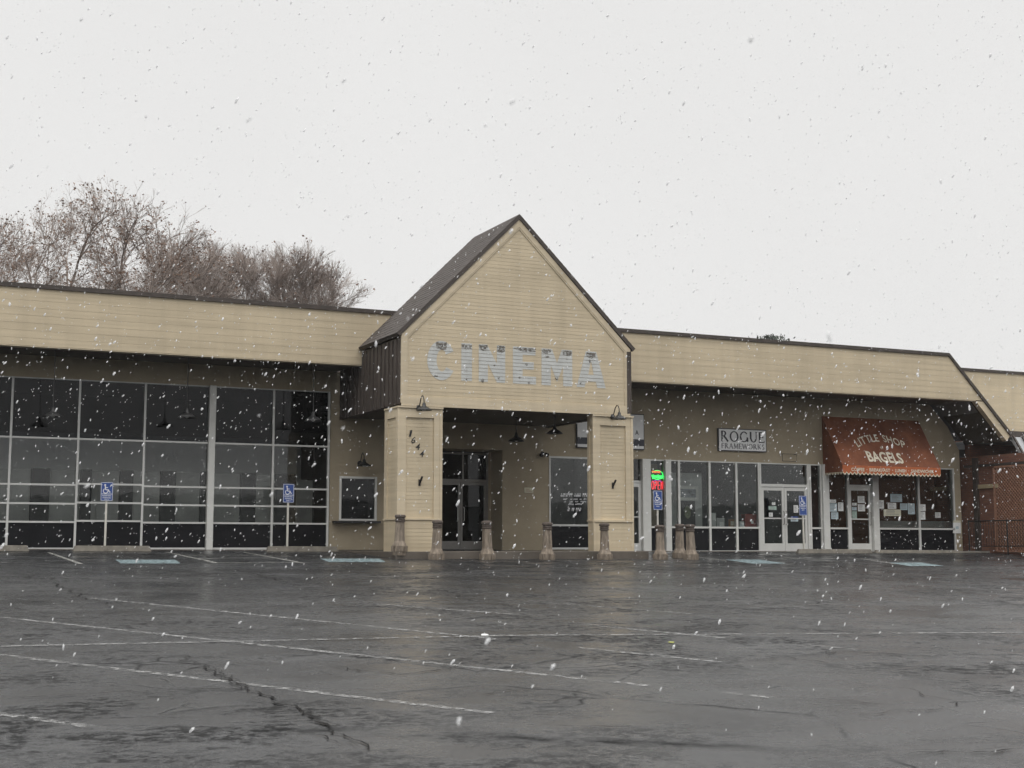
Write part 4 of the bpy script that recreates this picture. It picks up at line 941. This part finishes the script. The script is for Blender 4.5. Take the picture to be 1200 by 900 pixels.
# neon sign
c0, c1 = at(758.5, 551, 37.98), at(779.5, 577.5, 37.98); YN_ = YS + .07
nx0, nx1 = X_(762.6, YN_, 563), X_(777.8, YN_, 563); nz1, nz0 = Z_(769, 551, YN_), Z_(769, 574.5, YN_); zm_ = Z_(769, 562, YN_)
ns_ = thing('neon_sign', 'lit neon open sign, green script oval above red letters, in the window', 'neon sign', ((nx0 + nx1) / 2, YN_, nz0))
put(MB().box(nx0, nx1, YN_ + .03, YN_ + .04, nz0 - .02, nz1 + .02).build('backing', 'black', ns_), ns_)
cx, cz = (nx0 + nx1) / 2, (nz1 + zm_) / 2 + .02; rx, rz = (nx1 - nx0) / 2 - .02, (nz1 - zm_) / 2
put(MB().tube([(p[0], YN_, p[1]) for p in arc(cx, cz - .02, rx * .95, rz * .95, -160, 150, 36)], .009, 6).build('oval_tube', 'neong', ns_), ns_)
gsc = MB()
for k, zz in enumerate((cz - .06, cz - .10)):
    gsc.tube([(nx0 + .03 + (nx1 - nx0 - .06) * i / 60, YN_ - .012 - .01 * k, zz + .04 * math.sin(i * .9 + k) * (1 + .4 * math.sin(i * .23))) for i in range(61)], .0065, 6)
put(gsc.build('script_tube', 'neong', ns_), ns_)
put(MB().tube([(nx0 + .04 + (nx1 - nx0 - .16) * i / 40, YN_ - .012, cz + .075 + .035 * math.sin(i * 1.0)) for i in range(41)], .009, 6).build('upper_script_tube', 'neono', ns_), ns_)
op = MB()
tw_ = (nx1 - nx0 - .04) / 4
def ntube(pts): op.tube([(p[0], YN_ - .012, p[1]) for p in pts], .011, 6)
zo0, zo1 = nz0 + .03, zm_ - .05; hh_ = zo1 - zo0
x = nx0 + .02; ntube(arc(x + tw_ * .42, (zo0 + zo1) / 2, tw_ * .36, hh_ / 2, 0, 360, 18))
x += tw_; ntube([(x + .02, zo0), (x + .02, zo1), (x + tw_ * .6, zo1), (x + tw_ * .8, zo1 - hh_ * .22), (x + tw_ * .6, zo0 + hh_ * .48), (x + .02, zo0 + hh_ * .48)])
x += tw_; ntube([(x + tw_ * .8, zo1), (x + .02, zo1), (x + .02, zo0), (x + tw_ * .8, zo0)]); ntube([(x + .03, (zo0 + zo1) / 2), (x + tw_ * .7, (zo0 + zo1) / 2)])
x += tw_; ntube([(x + .02, zo0), (x + .02, zo1), (x + tw_ * .75, zo0), (x + tw_ * .75, zo1)])
put(op.build('letter_tube', 'neonr', ns_), ns_)
put(MB().tube([(p[0], YN_ - .005, p[1]) for p in arc(cx, zo0 + .10, rx, hh_ * .75 + .0, 40, 140, 14)], .007, 6).build('border_tube', 'neonb', ns_), ns_)

# ================================================================== LAMPS AND FITTINGS
def wall_lamp(c, y, label, s=1.0):
    r = thing('wall_lamp', label, 'wall lamp', (c.x, y, c.z), 'black gooseneck wall lamps')
    MB().lathe([(.0, 0), (.075, 0), (.075, .02), (.05, .05), (.0, .055)], n=14).build('mount', 'black', r).rotation_euler = (math.radians(90), 0, 0)
    pts = [(0, -.03, 0), (0, -.10, .10), (0, -.17, .23), (0, -.25, .29), (0, -.33, .27), (0, -.38, .19), (0, -.39, .08)]
    MB().tube(pts, .014, 8).build('arm', 'black', r, smooth=True)
    sh = MB().lathe([(.03, .10), (.045, .06), (.05, .02), (.11, -.02), (.19, -.075), (.205, -.10), (.195, -.10), (.10, -.03), (.0, -.0)], (0, -.39, 0), 20).build('shade', 'black', r, smooth=True)
    MB().lathe([(.0, -.02), (.045, -.04), (.055, -.085), (.03, -.115), (.0, -.12)], (0, -.39, 0), 12).build('bulb', 'lampin', sh, smooth=True)
    r.scale = (s, s, s); return r
wall_lamp(at(490.4, 478, YT - .03), YT - .032, 'black gooseneck wall lamp at the top of the left numbered pillar')
wall_lamp(at(717.5, 488.5, YT - .03), YT - .032, 'black gooseneck wall lamp at the top of the right pillar')
wall_lamp(at(421.5, 543, YS), YS - .002, 'black gooseneck wall lamp above the ticket window')
def pendant(px, py, Y, ztop, label):
    c = at(px, py, Y); r = thing('pendant_lamp', label, 'pendant lamp', (c.x, Y, c.z), 'black pendant lamps hanging from soffits')
    MB().tube([(0, 0, .1), (0, 0, ztop - c.z)], .012, 6).build('rod', 'black', r)
    sh = MB().lathe([(.03, .2), (.05, .12), (.07, .07), (.13, .04), (.21, -.02), (.235, -.06), (.225, -.06), (.13, .01), (.0, .04)], n=22).build('shade', 'black', r, smooth=True)
    MB().lathe([(.0, .03), (.05, .0), (.06, -.04), (.0, -.075)], n=12).build('bulb', 'lampin', sh, smooth=True)
    MB().lathe([(.06, ztop - c.z - .03), (.06, ztop - c.z)], n=12).build('canopy_plate', 'black', r)
    return r
pendant(62, 486, 36.5, FB + .02, 'black pendant lamp hanging before the left end of the glass wall')
pendant(219, 487, 36.5, FB + .02, 'black pendant lamp hanging just left of the thick white post')
pendant(367, 491, 36.5, FB + .02, 'black pendant lamp hanging near the dark batten side wall')
pendant(605, 515, 35.6, ZB + .02, 'black pendant lamp hanging in the middle of the portico')
pendant(650, 506, 35.0, ZB + .02, 'black pendant lamp hanging in the portico nearest the right pillar')
for px, py, lb in ((491.6, 564.4, 'small black flag bracket on the left pillar below the numbers'), (718, 568, 'small black flag bracket on the right pillar')):
    c = at(px, py, YT + .02); r = thing('flag_bracket', lb, 'bracket', (c.x, YT + .022, c.z), 'flag brackets on the pillars')
    MB().box(-.03, .03, -.012, 0, -.11, .06).build('plate', 'black', r, bevel=.004); MB().tube([(0, -.01, -.05), (.02, -.14, .12)], .028, 10).build('socket', 'black', r)
c = at(635.5, 531.5, YS); r = thing('security_light', 'small dark floodlight high on the porch wall', 'light', (c.x, YS, c.z))
MB().lathe([(.0, 0), (.06, 0), (.06, .03), (.0, .03)], n=12).build('base', 'black', r).rotation_euler = (math.radians(90), 0, 0)
for s_ in (-1, 1): MB().lathe([(.03, 0), (.05, .05), (.065, .12), (.06, .12), (.0, .10)], n=12).build('lamp_head', 'black', r, (s_ * .06, -.06, 0), True).rotation_euler = (math.radians(120), 0, math.radians(s_ * 25))
c = at(619.5, 574.5, YS); r = thing('wall_plaque', 'small pale plaque on the beige porch wall', 'plaque', (c.x, YS, c.z))
MB().box(-.15, .15, -.02, -.002, -.075, .075).build('board', 'buff', r, bevel=.004); pt = MB()
for i in range(3): pt.box(-.11, .02 + .04 * i, -.0225, -.0205, .03 - .035 * i, .042 - .035 * i)
pt.build('print', 'wood', r)
A, B = at(914.5, 532, YS), at(931, 541, YS); r = thing('sign_bracket', 'empty thin wire sign frame above the double doors', 'bracket', (A.x, YS, B.z)); w_, h_ = B.x - A.x, A.z - B.z
MB().tube([(0, -.12, 0), (w_, -.12, 0), (w_, -.12, h_), (0, -.12, h_), (0, -.12, 0)], .009, 6).build('wire_frame', 'black', r); 
for x in (0, w_): MB().tube([(x, -.12, h_ * .98), (x, 0, h_ * .98)], .008, 6).build('stay', 'black', r)

# ================================================================== BOLLARDS
def make_bollard():
    r = thing('concrete_bollard', 'x x x x', 'bollard', group='weathered concrete bollards round the entrance')
    q = 32
    MB().lathe([(.175, -.1), (.185, .0), (.19, .03), (.185, .14), (.16, .20), (.135, .26), (.13, .27)], n=q, square=False).build('base', 'concrete', r)
    sh = MB(); prof = [(.132, .262), (.122, .5), (.112, .72), (.110, .765)]; base = 0; nn = 40
    for rr, z in prof:
        for k in range(nn):
            t_ = 2 * math.pi * k / nn; fl = 1 - .055 * (1 if (k // 2) % 5 in (1, 2, 3) and (k % 10) not in (0, 1) else 0)
            sh.v.append((rr * fl * math.cos(t_), rr * fl * math.sin(t_), z))
    for i in range(len(prof) - 1):
        for k in range(nn): o = i * nn; sh.f.append((o + k, o + (k + 1) % nn, o + nn + (k + 1) % nn, o + nn + k))
    sh.build('shaft', 'concrete', r)
    MB().lathe([(.11, .766), (.128, .776), (.128, .80), (.112, .806), (.112, .822), (.128, .828), (.128, .852), (.112, .858), (.114, .872)], n=24).build('collar', 'conc_dark', r)
    MB().lathe([(.112, .873), (.135, .882), (.14, .91), (.13, .945), (.09, .96), (.0, .965)], n=24).build('cap', 'conc_dark', r)
    rb_ = MB()
    for k in range(16):
        t_ = 2 * math.pi * k / 16; c_, s_ = math.cos(t_), math.sin(t_); w = .018
        for (r0, z0), (r1, z1) in (((.186, .0), (.188, .15)),): rb_.add([(r0 * c_ - w * s_, r0 * s_ + w * c_, z0), (r0 * c_ + w * s_, r0 * s_ - w * c_, z0), (r1 * c_ + w * s_, r1 * s_ - w * c_, z1), (r1 * c_ - w * s_, r1 * s_ + w * c_, z1), ((r0 + .02) * c_ - w * s_, (r0 + .02) * s_ + w * c_, z0), ((r0 + .02) * c_ + w * s_, (r0 + .02) * s_ - w * c_, z0), ((r1 + .02) * c_ + w * s_, (r1 + .02) * s_ - w * c_, z1), ((r1 + .02) * c_ - w * s_, (r1 + .02) * s_ + w * c_, z1)], [(4, 5, 6, 7), (0, 4, 7, 3), (1, 2, 6, 5), (2, 3, 7, 6)])
    rb_.build('base_flutes', 'concrete', r)
    return r
b0 = make_bollard()
for i, (px, Y, sc_, lb) in enumerate(((468, 32.75, .96, 'weathered concrete bollard at the left corner of the numbered pillar'), (511.5, 32.25, 1.02, 'weathered concrete bollard at the right edge of the numbered pillar'), (571.3, 32.25, 1.02, 'weathered concrete bollard in front of the dark entrance doors'),
        (641.3, 32.25, 1.0, 'weathered concrete bollard before the beige porch wall and lettered window'), (708.8, 32.25, 1.0, 'weathered concrete bollard in front of the right portico pillar'), (773.8, 32.3, .96, 'weathered concrete bollard below the sign post under the neon'),
        (796.3, 33.2, .98, 'weathered concrete bollard half hidden behind its right neighbour'), (809.7, 32.2, .99, 'weathered concrete bollard, front one of the close pair by the shop windows'))):
    o = b0 if i == 0 else copy_tree(b0)
    x = X_(px, Y, 640); z = gz(x, Y)
    if i == 0: z = -.135
    o.location = (x, Y, z); o.rotation_euler = (.025 * math.sin(i * 2.1), .022 * math.sin(i * 3.7 + 1), i * 1.3); o.scale = (1.0, 1.0, sc_); o['label'] = lb
# ================================================================== WHEEL STOPS
def wheel_stop(x0, x1, Y, label, h_=.15):
    xa, xb = X_(x0, Y, 645), X_(x1, Y, 645); z = gz((xa + xb) / 2, Y); xa -= 0; n_ = xb - xa
    r = MB().add([(0, -.09, 0), (n_, -.09, 0), (n_ - .05, -.05, h_), (.05, -.05, h_), (0, .09, 0), (n_, .09, 0), (n_ - .05, .05, h_), (.05, .05, h_)], [(0, 1, 2, 3), (5, 4, 7, 6), (3, 2, 6, 7), (1, 5, 6, 2), (4, 0, 3, 7), (0, 4, 5, 1)]).build('wheel_stop', 'stop', None, (xa, Y, z), bevel=.015)
    r.rotation_euler = (0, .004, 0); return tag(r, label, 'wheel stop', 'concrete wheel stops along the walk')
wheel_stop(-58, 34, 36.5, 'concrete wheel stop cut off by the left picture edge'); wheel_stop(85, 177, 36.5, 'concrete wheel stop below the leftmost blue sign'); wheel_stop(312, 396, 36.6, 'concrete wheel stop below the blue sign by the ticket window')
wheel_stop(934, 1021, 36.4, 'dark concrete wheel stop below the blue sign before the double doors', .14); wheel_stop(1025, 1124, 36.7, 'pale concrete wheel stop before the cafe windows', .11)

# ================================================================== NOTICES AND DISPLAYS
def sheet(x0, y0, x1, y1, m, label, Y=YS + .018, name='paper_notice', lines=True, group='paper notices taped in shop windows', cat='paper notice'):
    A, B = at(x0, y0, Y), at(x1, y1, Y); r = thing(name, label, cat, ((A.x + B.x) / 2, Y, (A.z + B.z) / 2), group); w, h = (B.x - A.x) / 2, (A.z - B.z) / 2
    MB().box(-w, w, 0, .002, -h, h).build('sheet', m, r)
    if lines:
        p = MB(); z = h * .75; rr = random.Random(x0)
        while z > -h * .75: p.box(-w * .75, w * rr.uniform(.1, .75), -.0015, -.0005, z - .008, z + .006); z -= .045
        p.build('print', 'greyink', r)
    return r
def cz_(x0, y0, x1, y1): return (960 + x0 * .15, 540 + y0 * .15, 960 + x1 * .15, 540 + y1 * .15)
for q, m, lb in (((82, 302, 132, 328), 'paper', 'small white slip topmost in the pane left of the cafe door'), ((75, 332, 140, 398), 'bluepaper', 'large pale blue notice in the pane left of the cafe door'), ((147, 325, 190, 393), 'paper', 'narrow white notice in the pane left of the cafe door'), ((93, 402, 150, 456), 'bluepaper', 'lowest pale blue notice in the pane left of the cafe door'),
        ((300, 275, 355, 330), 'paper', 'upper square white notice on the cafe door glass'), ((302, 340, 358, 395), 'paper', 'lower square white notice on the cafe door glass'), ((258, 328, 293, 350), 'paper', 'small white card at the left of the cafe door glass'), ((256, 360, 293, 388), 'bluepaper', 'small pale blue card at the left of the cafe door glass'), ((258, 394, 295, 450), 'greenpaper', 'pale green leaflet low on the cafe door glass'),
        ((555, 258, 648, 322), 'bluepaper', 'pale poster topped by an orange heading in the cafe window'), ((463, 307, 506, 374), 'paper', 'narrow white notice at the left edge of the large cafe window'), ((535, 327, 603, 376), 'paper', 'white notice just below the orange headed poster'), ((503, 379, 640, 432), 'buff', 'wide buff notice, broadest in the cafe window'),
        ((632, 333, 690, 385), 'bluepaper', 'pale blue notice beside its taller twin in the cafe window'), ((692, 333, 748, 418), 'bluepaper', 'tall pale blue notice beside the cafe window mullion'), ((784, 340, 832, 392), 'paper', 'upper white notice right of the cafe window mullion'), ((784, 397, 830, 460), 'paper', 'lower white notice right of the cafe window mullion'), ((905, 402, 950, 446), 'panel', 'dim grey card near the dark arch in the cafe window')):
    o = sheet(*cz_(*q), m, lb)
    if 'orange' in lb:
        A, B = at(960 + 555 * .15, 540 + 246 * .15, YS + .018), at(960 + 648 * .15, 540 + 258 * .15, YS + .018); c = o.location
        MB().box(A.x - c.x, B.x - c.x, 0, .002, B.z - c.z, A.z - c.z).build('heading', 'valance', o)
def cy_(x0, y0, x1, y1): return (860 + x0 * .13333, 540 + y0 * .13333, 860 + x1 * .13333, 540 + y1 * .13333)
for q, m, lb in (((305, 398, 375, 432), 'greenpaper', 'pale green card on the left leaf of the white double doors'), ((335, 364, 365, 389), 'paper', 'tiny white slip highest on the left leaf of the double doors'), ((308, 455, 342, 492), 'paper', 'small white sticker low on the left leaf of the double doors'),
        ((525, 390, 566, 456), 'paper', 'white notice on the right leaf beside the blue sign'), ((500, 514, 566, 534), 'bluepaper', 'pale strip sticker above the push bar of the right leaf')):
    sheet(*cy_(*q), m, lb, YS + .012, group='notices on the double doors')
sheet(*cy_(500, 488, 566, 510), 'blue', 'small blue strip sticker on the right leaf of the double doors', YS + .012, 'door_sticker', False, None, 'sticker')
A, B = at(1116.8, 610, YS - .02), at(1126, 625, YS - .02); r = thing('notice_box', 'white notice with a yellow top on the post beside the brick wall', 'notice', ((A.x + B.x) / 2, YS - .03, B.z)); w, h = (B.x - A.x) / 2, A.z - B.z
MB().box(-w, w, 0, .028, 0, h * .84).build('board', 'paper', r); MB().box(-w, w, -.001, .028, h * .842, h).build('header', 'leafy' if False else 'buff', r); MB().box(-w * .4, w * .4, -.002, -.001, h * .35, h * .55).build('print', 'bluepaper', r)
# framed picture in the frame shop
Y = YS + .5; A, B = at(791.5, 569.5, Y), at(818, 586.5, Y); r = thing('framed_picture', 'white framed landscape picture hanging in the shop window', 'picture', ((A.x + B.x) / 2, Y, B.z)); w, h = (B.x - A.x) / 2, A.z - B.z
f = MB(); fr_ = [(-w, 0), (w, 0), (w, h), (-w, h)]; frame_ring(f, fr_, inset(fr_, .09), -.03, .01); f.build('frame', 'alu', r); i_ = inset(fr_, .09); MB().prism(i_, -.012, -.004).build('print', 'photo', r)
put(MB().box(X_(786, 38.9), X_(823, 38.9), 38.9, 38.95, -.2, ztop - .35).build('display_wall', 'panel', sw), sw)
Y = YS + .7; A, B = at(798, 587, Y), at(815, 616, Y); r = thing('mirror_panel', 'dark upright panel with a mottled green oval in the shop window', 'panel', ((A.x + B.x) / 2, Y, B.z)); w, h = (B.x - A.x) / 2, A.z - B.z
MB().box(-w, w, 0, .04, 0, h).build('panel', 'innerblack', r); MB().prism(arc(-.02, h * .55, w * .45, h * .27, 0, 350, 14), -.006, -.001).build('oval', 'mannequin', r)
put(MB().box(X_(797, 38.4), X_(890, 38.4), 38.12, 38.75, -.15, zsill + .02).build('display_shelf', 'panel', sw), sw)
zs = zsill + .022
def boxy(px0, px1, py0, Y, d, name, label, cat, m, extra=None):
    A, B = at(px0, py0, Y), at(px1, py0, Y); r = thing(name, label, cat, ((A.x + B.x) / 2, Y, zs)); w = (B.x - A.x) / 2; h = max(.08, A.z - zs)
    MB().box(-w, w, 0, d, 0, h).build('body', m, r, bevel=.005)
    if extra: extra(r, w, h, d)
    return r
boxy(873, 889.5, 604, YS + .2, .2, 'red_box', 'red gift box on the display shelf beside the double doors', 'box', 'red', lambda r, w, h, d: (MB().box(-w - .01, w + .01, -.01, d + .01, h, h + .05).build('lid', 'red', r), MB().box(-.05, .05, -.003, -.001, h * .3, h * .55).build('tag', 'paper', r)))
boxy(854, 863, 608.5, YS + .25, .03, 'wooden_frame', 'small light wood frame with pale card on the display shelf', 'frame', 'wood', lambda r, w, h, d: MB().box(-w * .55, w * .55, -.004, -.001, h * .2, h * .75).build('card', 'buff', r))
boxy(834, 839, 601, YS + .3, .02, 'display_card', 'upright grey card leaning among shop window displays', 'card', 'panel', lambda r, w, h, d: MB().box(-w * .8, w * .8, -.003, -.001, h * .5, h * .95).build('face', 'paper', r))
boxy(840, 849, 607, YS + .28, .02, 'display_card', 'low wide grey card beside the small wooden frame', 'card', 'panel', lambda r, w, h, d: MB().box(-w * .3, w * .8, -.003, -.001, h * .1, h * .55).build('face', 'paper', r))
boxy(867, 872, 611, YS + .22, .05, 'display_block', 'small white block left of the red box', 'block', 'paper', lambda r, w, h, d: MB().box(-w * .8, w * .8, -.002, -.001, h * .3, h * .5).build('band', 'bluepaper', r))
p = gp(787, 753.5); r = MB().prism([(0, 0)] * 0 or [(-.05, -.015), (0, -.03), (.055, 0), (0, .03), (-.04, .018)], 0, .006).build('fallen_leaf', 'leafy', None, (p.x, p.y, gz(p.x, p.y) + .012)); r.rotation_euler = (math.radians(-82), 0, .4)
tag(r, 'small yellow green leaf lying on the wet asphalt', 'leaf')
p = gp(568, 745.5); r = MB().prism([(-.04, -.015), (.015, -.025), (.045, .005), (.0, .025), (-.035, .015)], 0, .02).build('paper_scrap', 'paper', None, (p.x, p.y, gz(p.x, p.y) + .02)); r.rotation_euler = (math.radians(-75), 0, -.4)
tag(r, 'crumpled white scrap lying on the asphalt by a worn line', 'litter')

# ================================================================== TREES
def tree_mesh(seed, trunk, crown, limbs, spread, upright, depth, twigs, leaves, r0, ratio=.74):
    """trunk, crown and leaf meshes of a bare tree standing on the origin"""
    R = random.Random(seed); tk, cr, lf = MB(), MB(), MB()
    def seg(mb, a, b, ra, rb, n_): mb.tube([a, b], [ra, rb], n_, False)
    def rv(): return Vector((R.gauss(0, 1), R.gauss(0, 1), R.gauss(0, 1))).normalized()
    def twig(p, d, L_, w):
        e = p + d * L_; m_ = p + (d + rv() * .18).normalized() * L_ * .5
        seg(cr, p, m_, w, w * .8, 3); seg(cr, m_, e, w * .8, w * .5, 3)
        for _ in range(2): seg(cr, m_, m_ + (d + rv() * .7 + Vector((0, 0, upright * .3))).normalized() * L_ * .5, w * .7, w * .45, 3)
        if R.random() < leaves:
            for _k in range(R.randint(2, 5)):
                c = e + rv() * R.uniform(0, .22); a1, a2 = rv() * R.uniform(.03, .075), rv() * R.uniform(.03, .075); lf.quad(c - a1, c - a2, c + a1, c + a2)
    def grow(p, d, L_, r, lev):
        n_ = 3; q = p
        for i in range(n_):
            d = (d + rv() * (.10 + .03 * lev) + Vector((0, 0, upright * .10))).normalized(); q2 = q + d * (L_ / n_); ra = r * (1 - .25 * i / n_); rb = r * (1 - .25 * (i + 1) / n_)
            seg(cr, q, q2, ra, rb, 5 if lev < 2 else 3); q = q2
            if lev >= 1 and lev < depth and R.random() < .5: grow(q, (d + rv() * spread).normalized(), L_ * R.uniform(.45, .7), r * .5, lev + 1)
            if lev >= depth - 1:
                for _ in range(twigs): twig(q, (d + rv() * .65 + Vector((0, 0, upright * .35))).normalized(), R.uniform(.5, 1.1), .0085)
        if lev < depth:
            for k in range(2): grow(q, (d + rv() * spread).normalized(), L_ * R.uniform(ratio - .1, ratio + .1), r * (.72 if k == 0 else .6), lev + 1)
    d = Vector((R.uniform(-.1, .1), R.uniform(-.05, .05), 1)).normalized(); q = Vector((0, 0, -.3)); n_ = 8
    for i in range(n_):
        d = (d + rv() * .05).normalized(); q2 = q + d * (trunk + crown * .45) / n_; seg(tk, q, q2, r0 * (1 - .75 * i / n_), r0 * (1 - .75 * (i + 1) / n_), 8); q = q2
        if i >= n_ * .5:
            for k in range(limbs):
                az = R.uniform(0, 6.28); grow(q, (Vector((math.cos(az), math.sin(az), 0)) * spread * 1.2 + Vector((0, 0, .9))).normalized(), crown * R.uniform(.20, .30), r0 * .30, 1)
    grow(q, d, crown * .28, r0 * .25, 1)
    return tk, cr, lf
def proto(name, group, args, leafmat='rustleaf'):
    r = thing(name, '', 'tree', group=group); tk, cr, lf = tree_mesh(*args)
    zs_ = sorted(v[2] for v in cr.v); top = zs_[int(len(zs_) * .996)]
    tk.build('trunk', 'bark', r); c = cr.build('crown', 'twig', r)
    if lf.v: lf.build('leaves', leafmat, c)
    tv = [v for v in cr.v if v[2] > top * .80]; r['top'] = top; r['lean_x'] = sum(v[0] for v in tv) / len(tv); r['lean_y'] = sum(v[1] for v in tv) / len(tv); return r
tall = [proto('bare_tree', 'tall bare trees behind the cinema wing', a) for a in ((11, 10.5, 7.5, 1, .66, .45, 4, 1, .8, .24), (23, 10.0, 7.0, 1, .70, .40, 4, 1, .75, .22), (37, 10.8, 8.0, 1, .66, .45, 4, 1, .8, .24))]
bush = [proto('round_tree', 'round twiggy trees behind the cinema wing', a) for a in ((5, 10.2, 6.5, 5, .7, .8, 3, 4, .10, .13), (8, 10.2, 6.5, 5, .68, .85, 3, 4, .08, .13))]
used = set()
def plant(p, px, py, Y, rz, label, zbase=-.3, wide=1.0):
    o = p if p.name not in used else copy_tree(p); used.add(p.name)
    c = at(px, py, Y); k = (c.z - zbase) / p['top']; lx = (math.cos(rz) * p['lean_x'] - math.sin(rz) * p['lean_y']) * k * wide; o.location = (c.x - lx, Y, zbase); o.rotation_euler = (0, 0, rz); o.scale = (k * wide, k * wide, k); o['label'] = label
    return o
for i, (pi_, px, py, Y, rz, wd, lb) in enumerate(((0, -32, 247, 74, 1.0, 1.1, 'bare tree mostly beyond the left picture edge'), (1, 8, 248, 76, .3, 1.15, 'bare leaning tree nearest the left picture edge behind the roof'), (2, 46, 246, 73, 2.1, 1.0, 'slim bare tree second from the left behind the roof'), (0, 90, 230, 75, 4.0, 1.1, 'bare tree with withered leaves just left of the tallest'),
        (2, 138, 219, 74, 5.2, 1.2, 'tallest bare tree with withered leaves, rising highest above the roof'), (1, 190, 258, 78, 3.3, 1.1, 'bare tree right of the tallest, leaning over the rounder trees'))):
    plant(tall[pi_], px, py, Y, rz, lb, wide=wd)
for i, (pi_, px, py, Y, rz, lb) in enumerate(((0, 208, 284, 84, 0, 'round twiggy tree tucked beneath the tall bare trees'), (1, 246, 289, 86, 1.2, 'round twiggy tree, largest and leftmost clear of the tall trees'), (0, 292, 293, 85, 2.5, 'round twiggy tree in the middle of the row'), (1, 322, 298, 86, 4.1, 'round twiggy tree second from the right of the row'), (0, 362, 304, 85, 5.3, 'round twiggy tree at the right end of the row'))):
    plant(bush[pi_], px, py, Y, rz, lb, wide=1.2)
bp_ = MB(); rr = random.Random(4)
for _ in range(420):
    c = Vector((rr.gauss(0, .5), rr.gauss(0, .4), rr.uniform(0, 1) ** .7 * 1.0)); a1 = Vector((rr.gauss(0, 1), rr.gauss(0, 1), rr.gauss(0, 1))).normalized() * .11; a2 = Vector((rr.gauss(0, 1), rr.gauss(0, 1), rr.gauss(0, 1))).normalized() * .07; bp_.quad(c - a1, c - a2, c + a1, c + a2)
c = at(903, 395, 70); r = thing('distant_tree', 'tip of a dark tree just showing above the shop roof', 'tree', (c.x, 70, -.5))
bp_.build('crown', 'evergreen', r, (0, 0, c.z + .5 - .9)); MB().tube([(0, 0, 0), (.1, 0, c.z + .4)], [.2, .03], 7).build('trunk', 'bark', r)

# ================================================================== SNOW
sn = MB(); R = random.Random(99)
def flake(p, s, el):
    d = Vector((.42 + R.gauss(0, .22), R.gauss(0, .4), .8 + R.gauss(0, .15))).normalized(); a = d.orthogonal().normalized(); b = d.cross(a)
    prof = ((-1, 0), (-.55, .75), (.35, .85), (1, 0)); o = len(sn.v); vs = [p - d * s * el]
    for t, q in prof[1:3]:
        for k in range(5):
            th = 2 * math.pi * k / 5 + t; m = s * q * R.uniform(.65, 1.2); vs.append(p + d * s * el * t * R.uniform(.8, 1.1) + (a * math.cos(th) + b * math.sin(th)) * m)
    vs.append(p + d * s * el)
    sn.add(vs, [(0, 1 + (k + 1) % 5, 1 + k) for k in range(5)] + [(1 + k, 1 + (k + 1) % 5, 6 + (k + 1) % 5, 6 + k) for k in range(5)] + [(6 + k, 6 + (k + 1) % 5, 11) for k in range(5)])
cnt = 0
while cnt < 78000:
    p = Vector((R.uniform(-16, 46), R.uniform(1.0, 35.5), R.uniform(-1.9, 16)))
    if p.z < gz(p.x, p.y) + .05 or p.length < 2.2: continue
    if p.y > 31.5 and 11.5 < p.x < 20: continue
    s = .0053 * math.exp(R.gauss(.12, .55))
    s = min(s, .017) if p.length > 8 else min(s, .008)
    flake(p, s * min(1, .55 + p.length / 40), R.uniform(1.2, 2.6)); cnt += 1
so_ = sn.build('falling_snow', 'snow', smooth=True); so_['kind'] = 'stuff'; so_['label'] = 'large wet snowflakes falling over the whole scene'

# ================================================================== SNOW-LADEN AIR
hz = MB().box(-1600, 1600, -1600, 1600, -14, 48).build('haze', 'snow'); hz['kind'] = 'stuff'; hz['label'] = 'thin pale haze of falling snow'
hm = bpy.data.materials.new('haze_air'); hm.use_nodes = True; hn = hm.node_tree.nodes; hn.clear()
ho = hn.new('ShaderNodeOutputMaterial'); hv = hn.new('ShaderNodeVolumePrincipled'); hv.inputs['Color'].default_value = (.93, .94, .95, 1); hv.inputs['Density'].default_value = .0003
hm.node_tree.links.new(hv.outputs[0], ho.inputs['Volume']); hz.data.materials.clear(); hz.data.materials.append(hm)
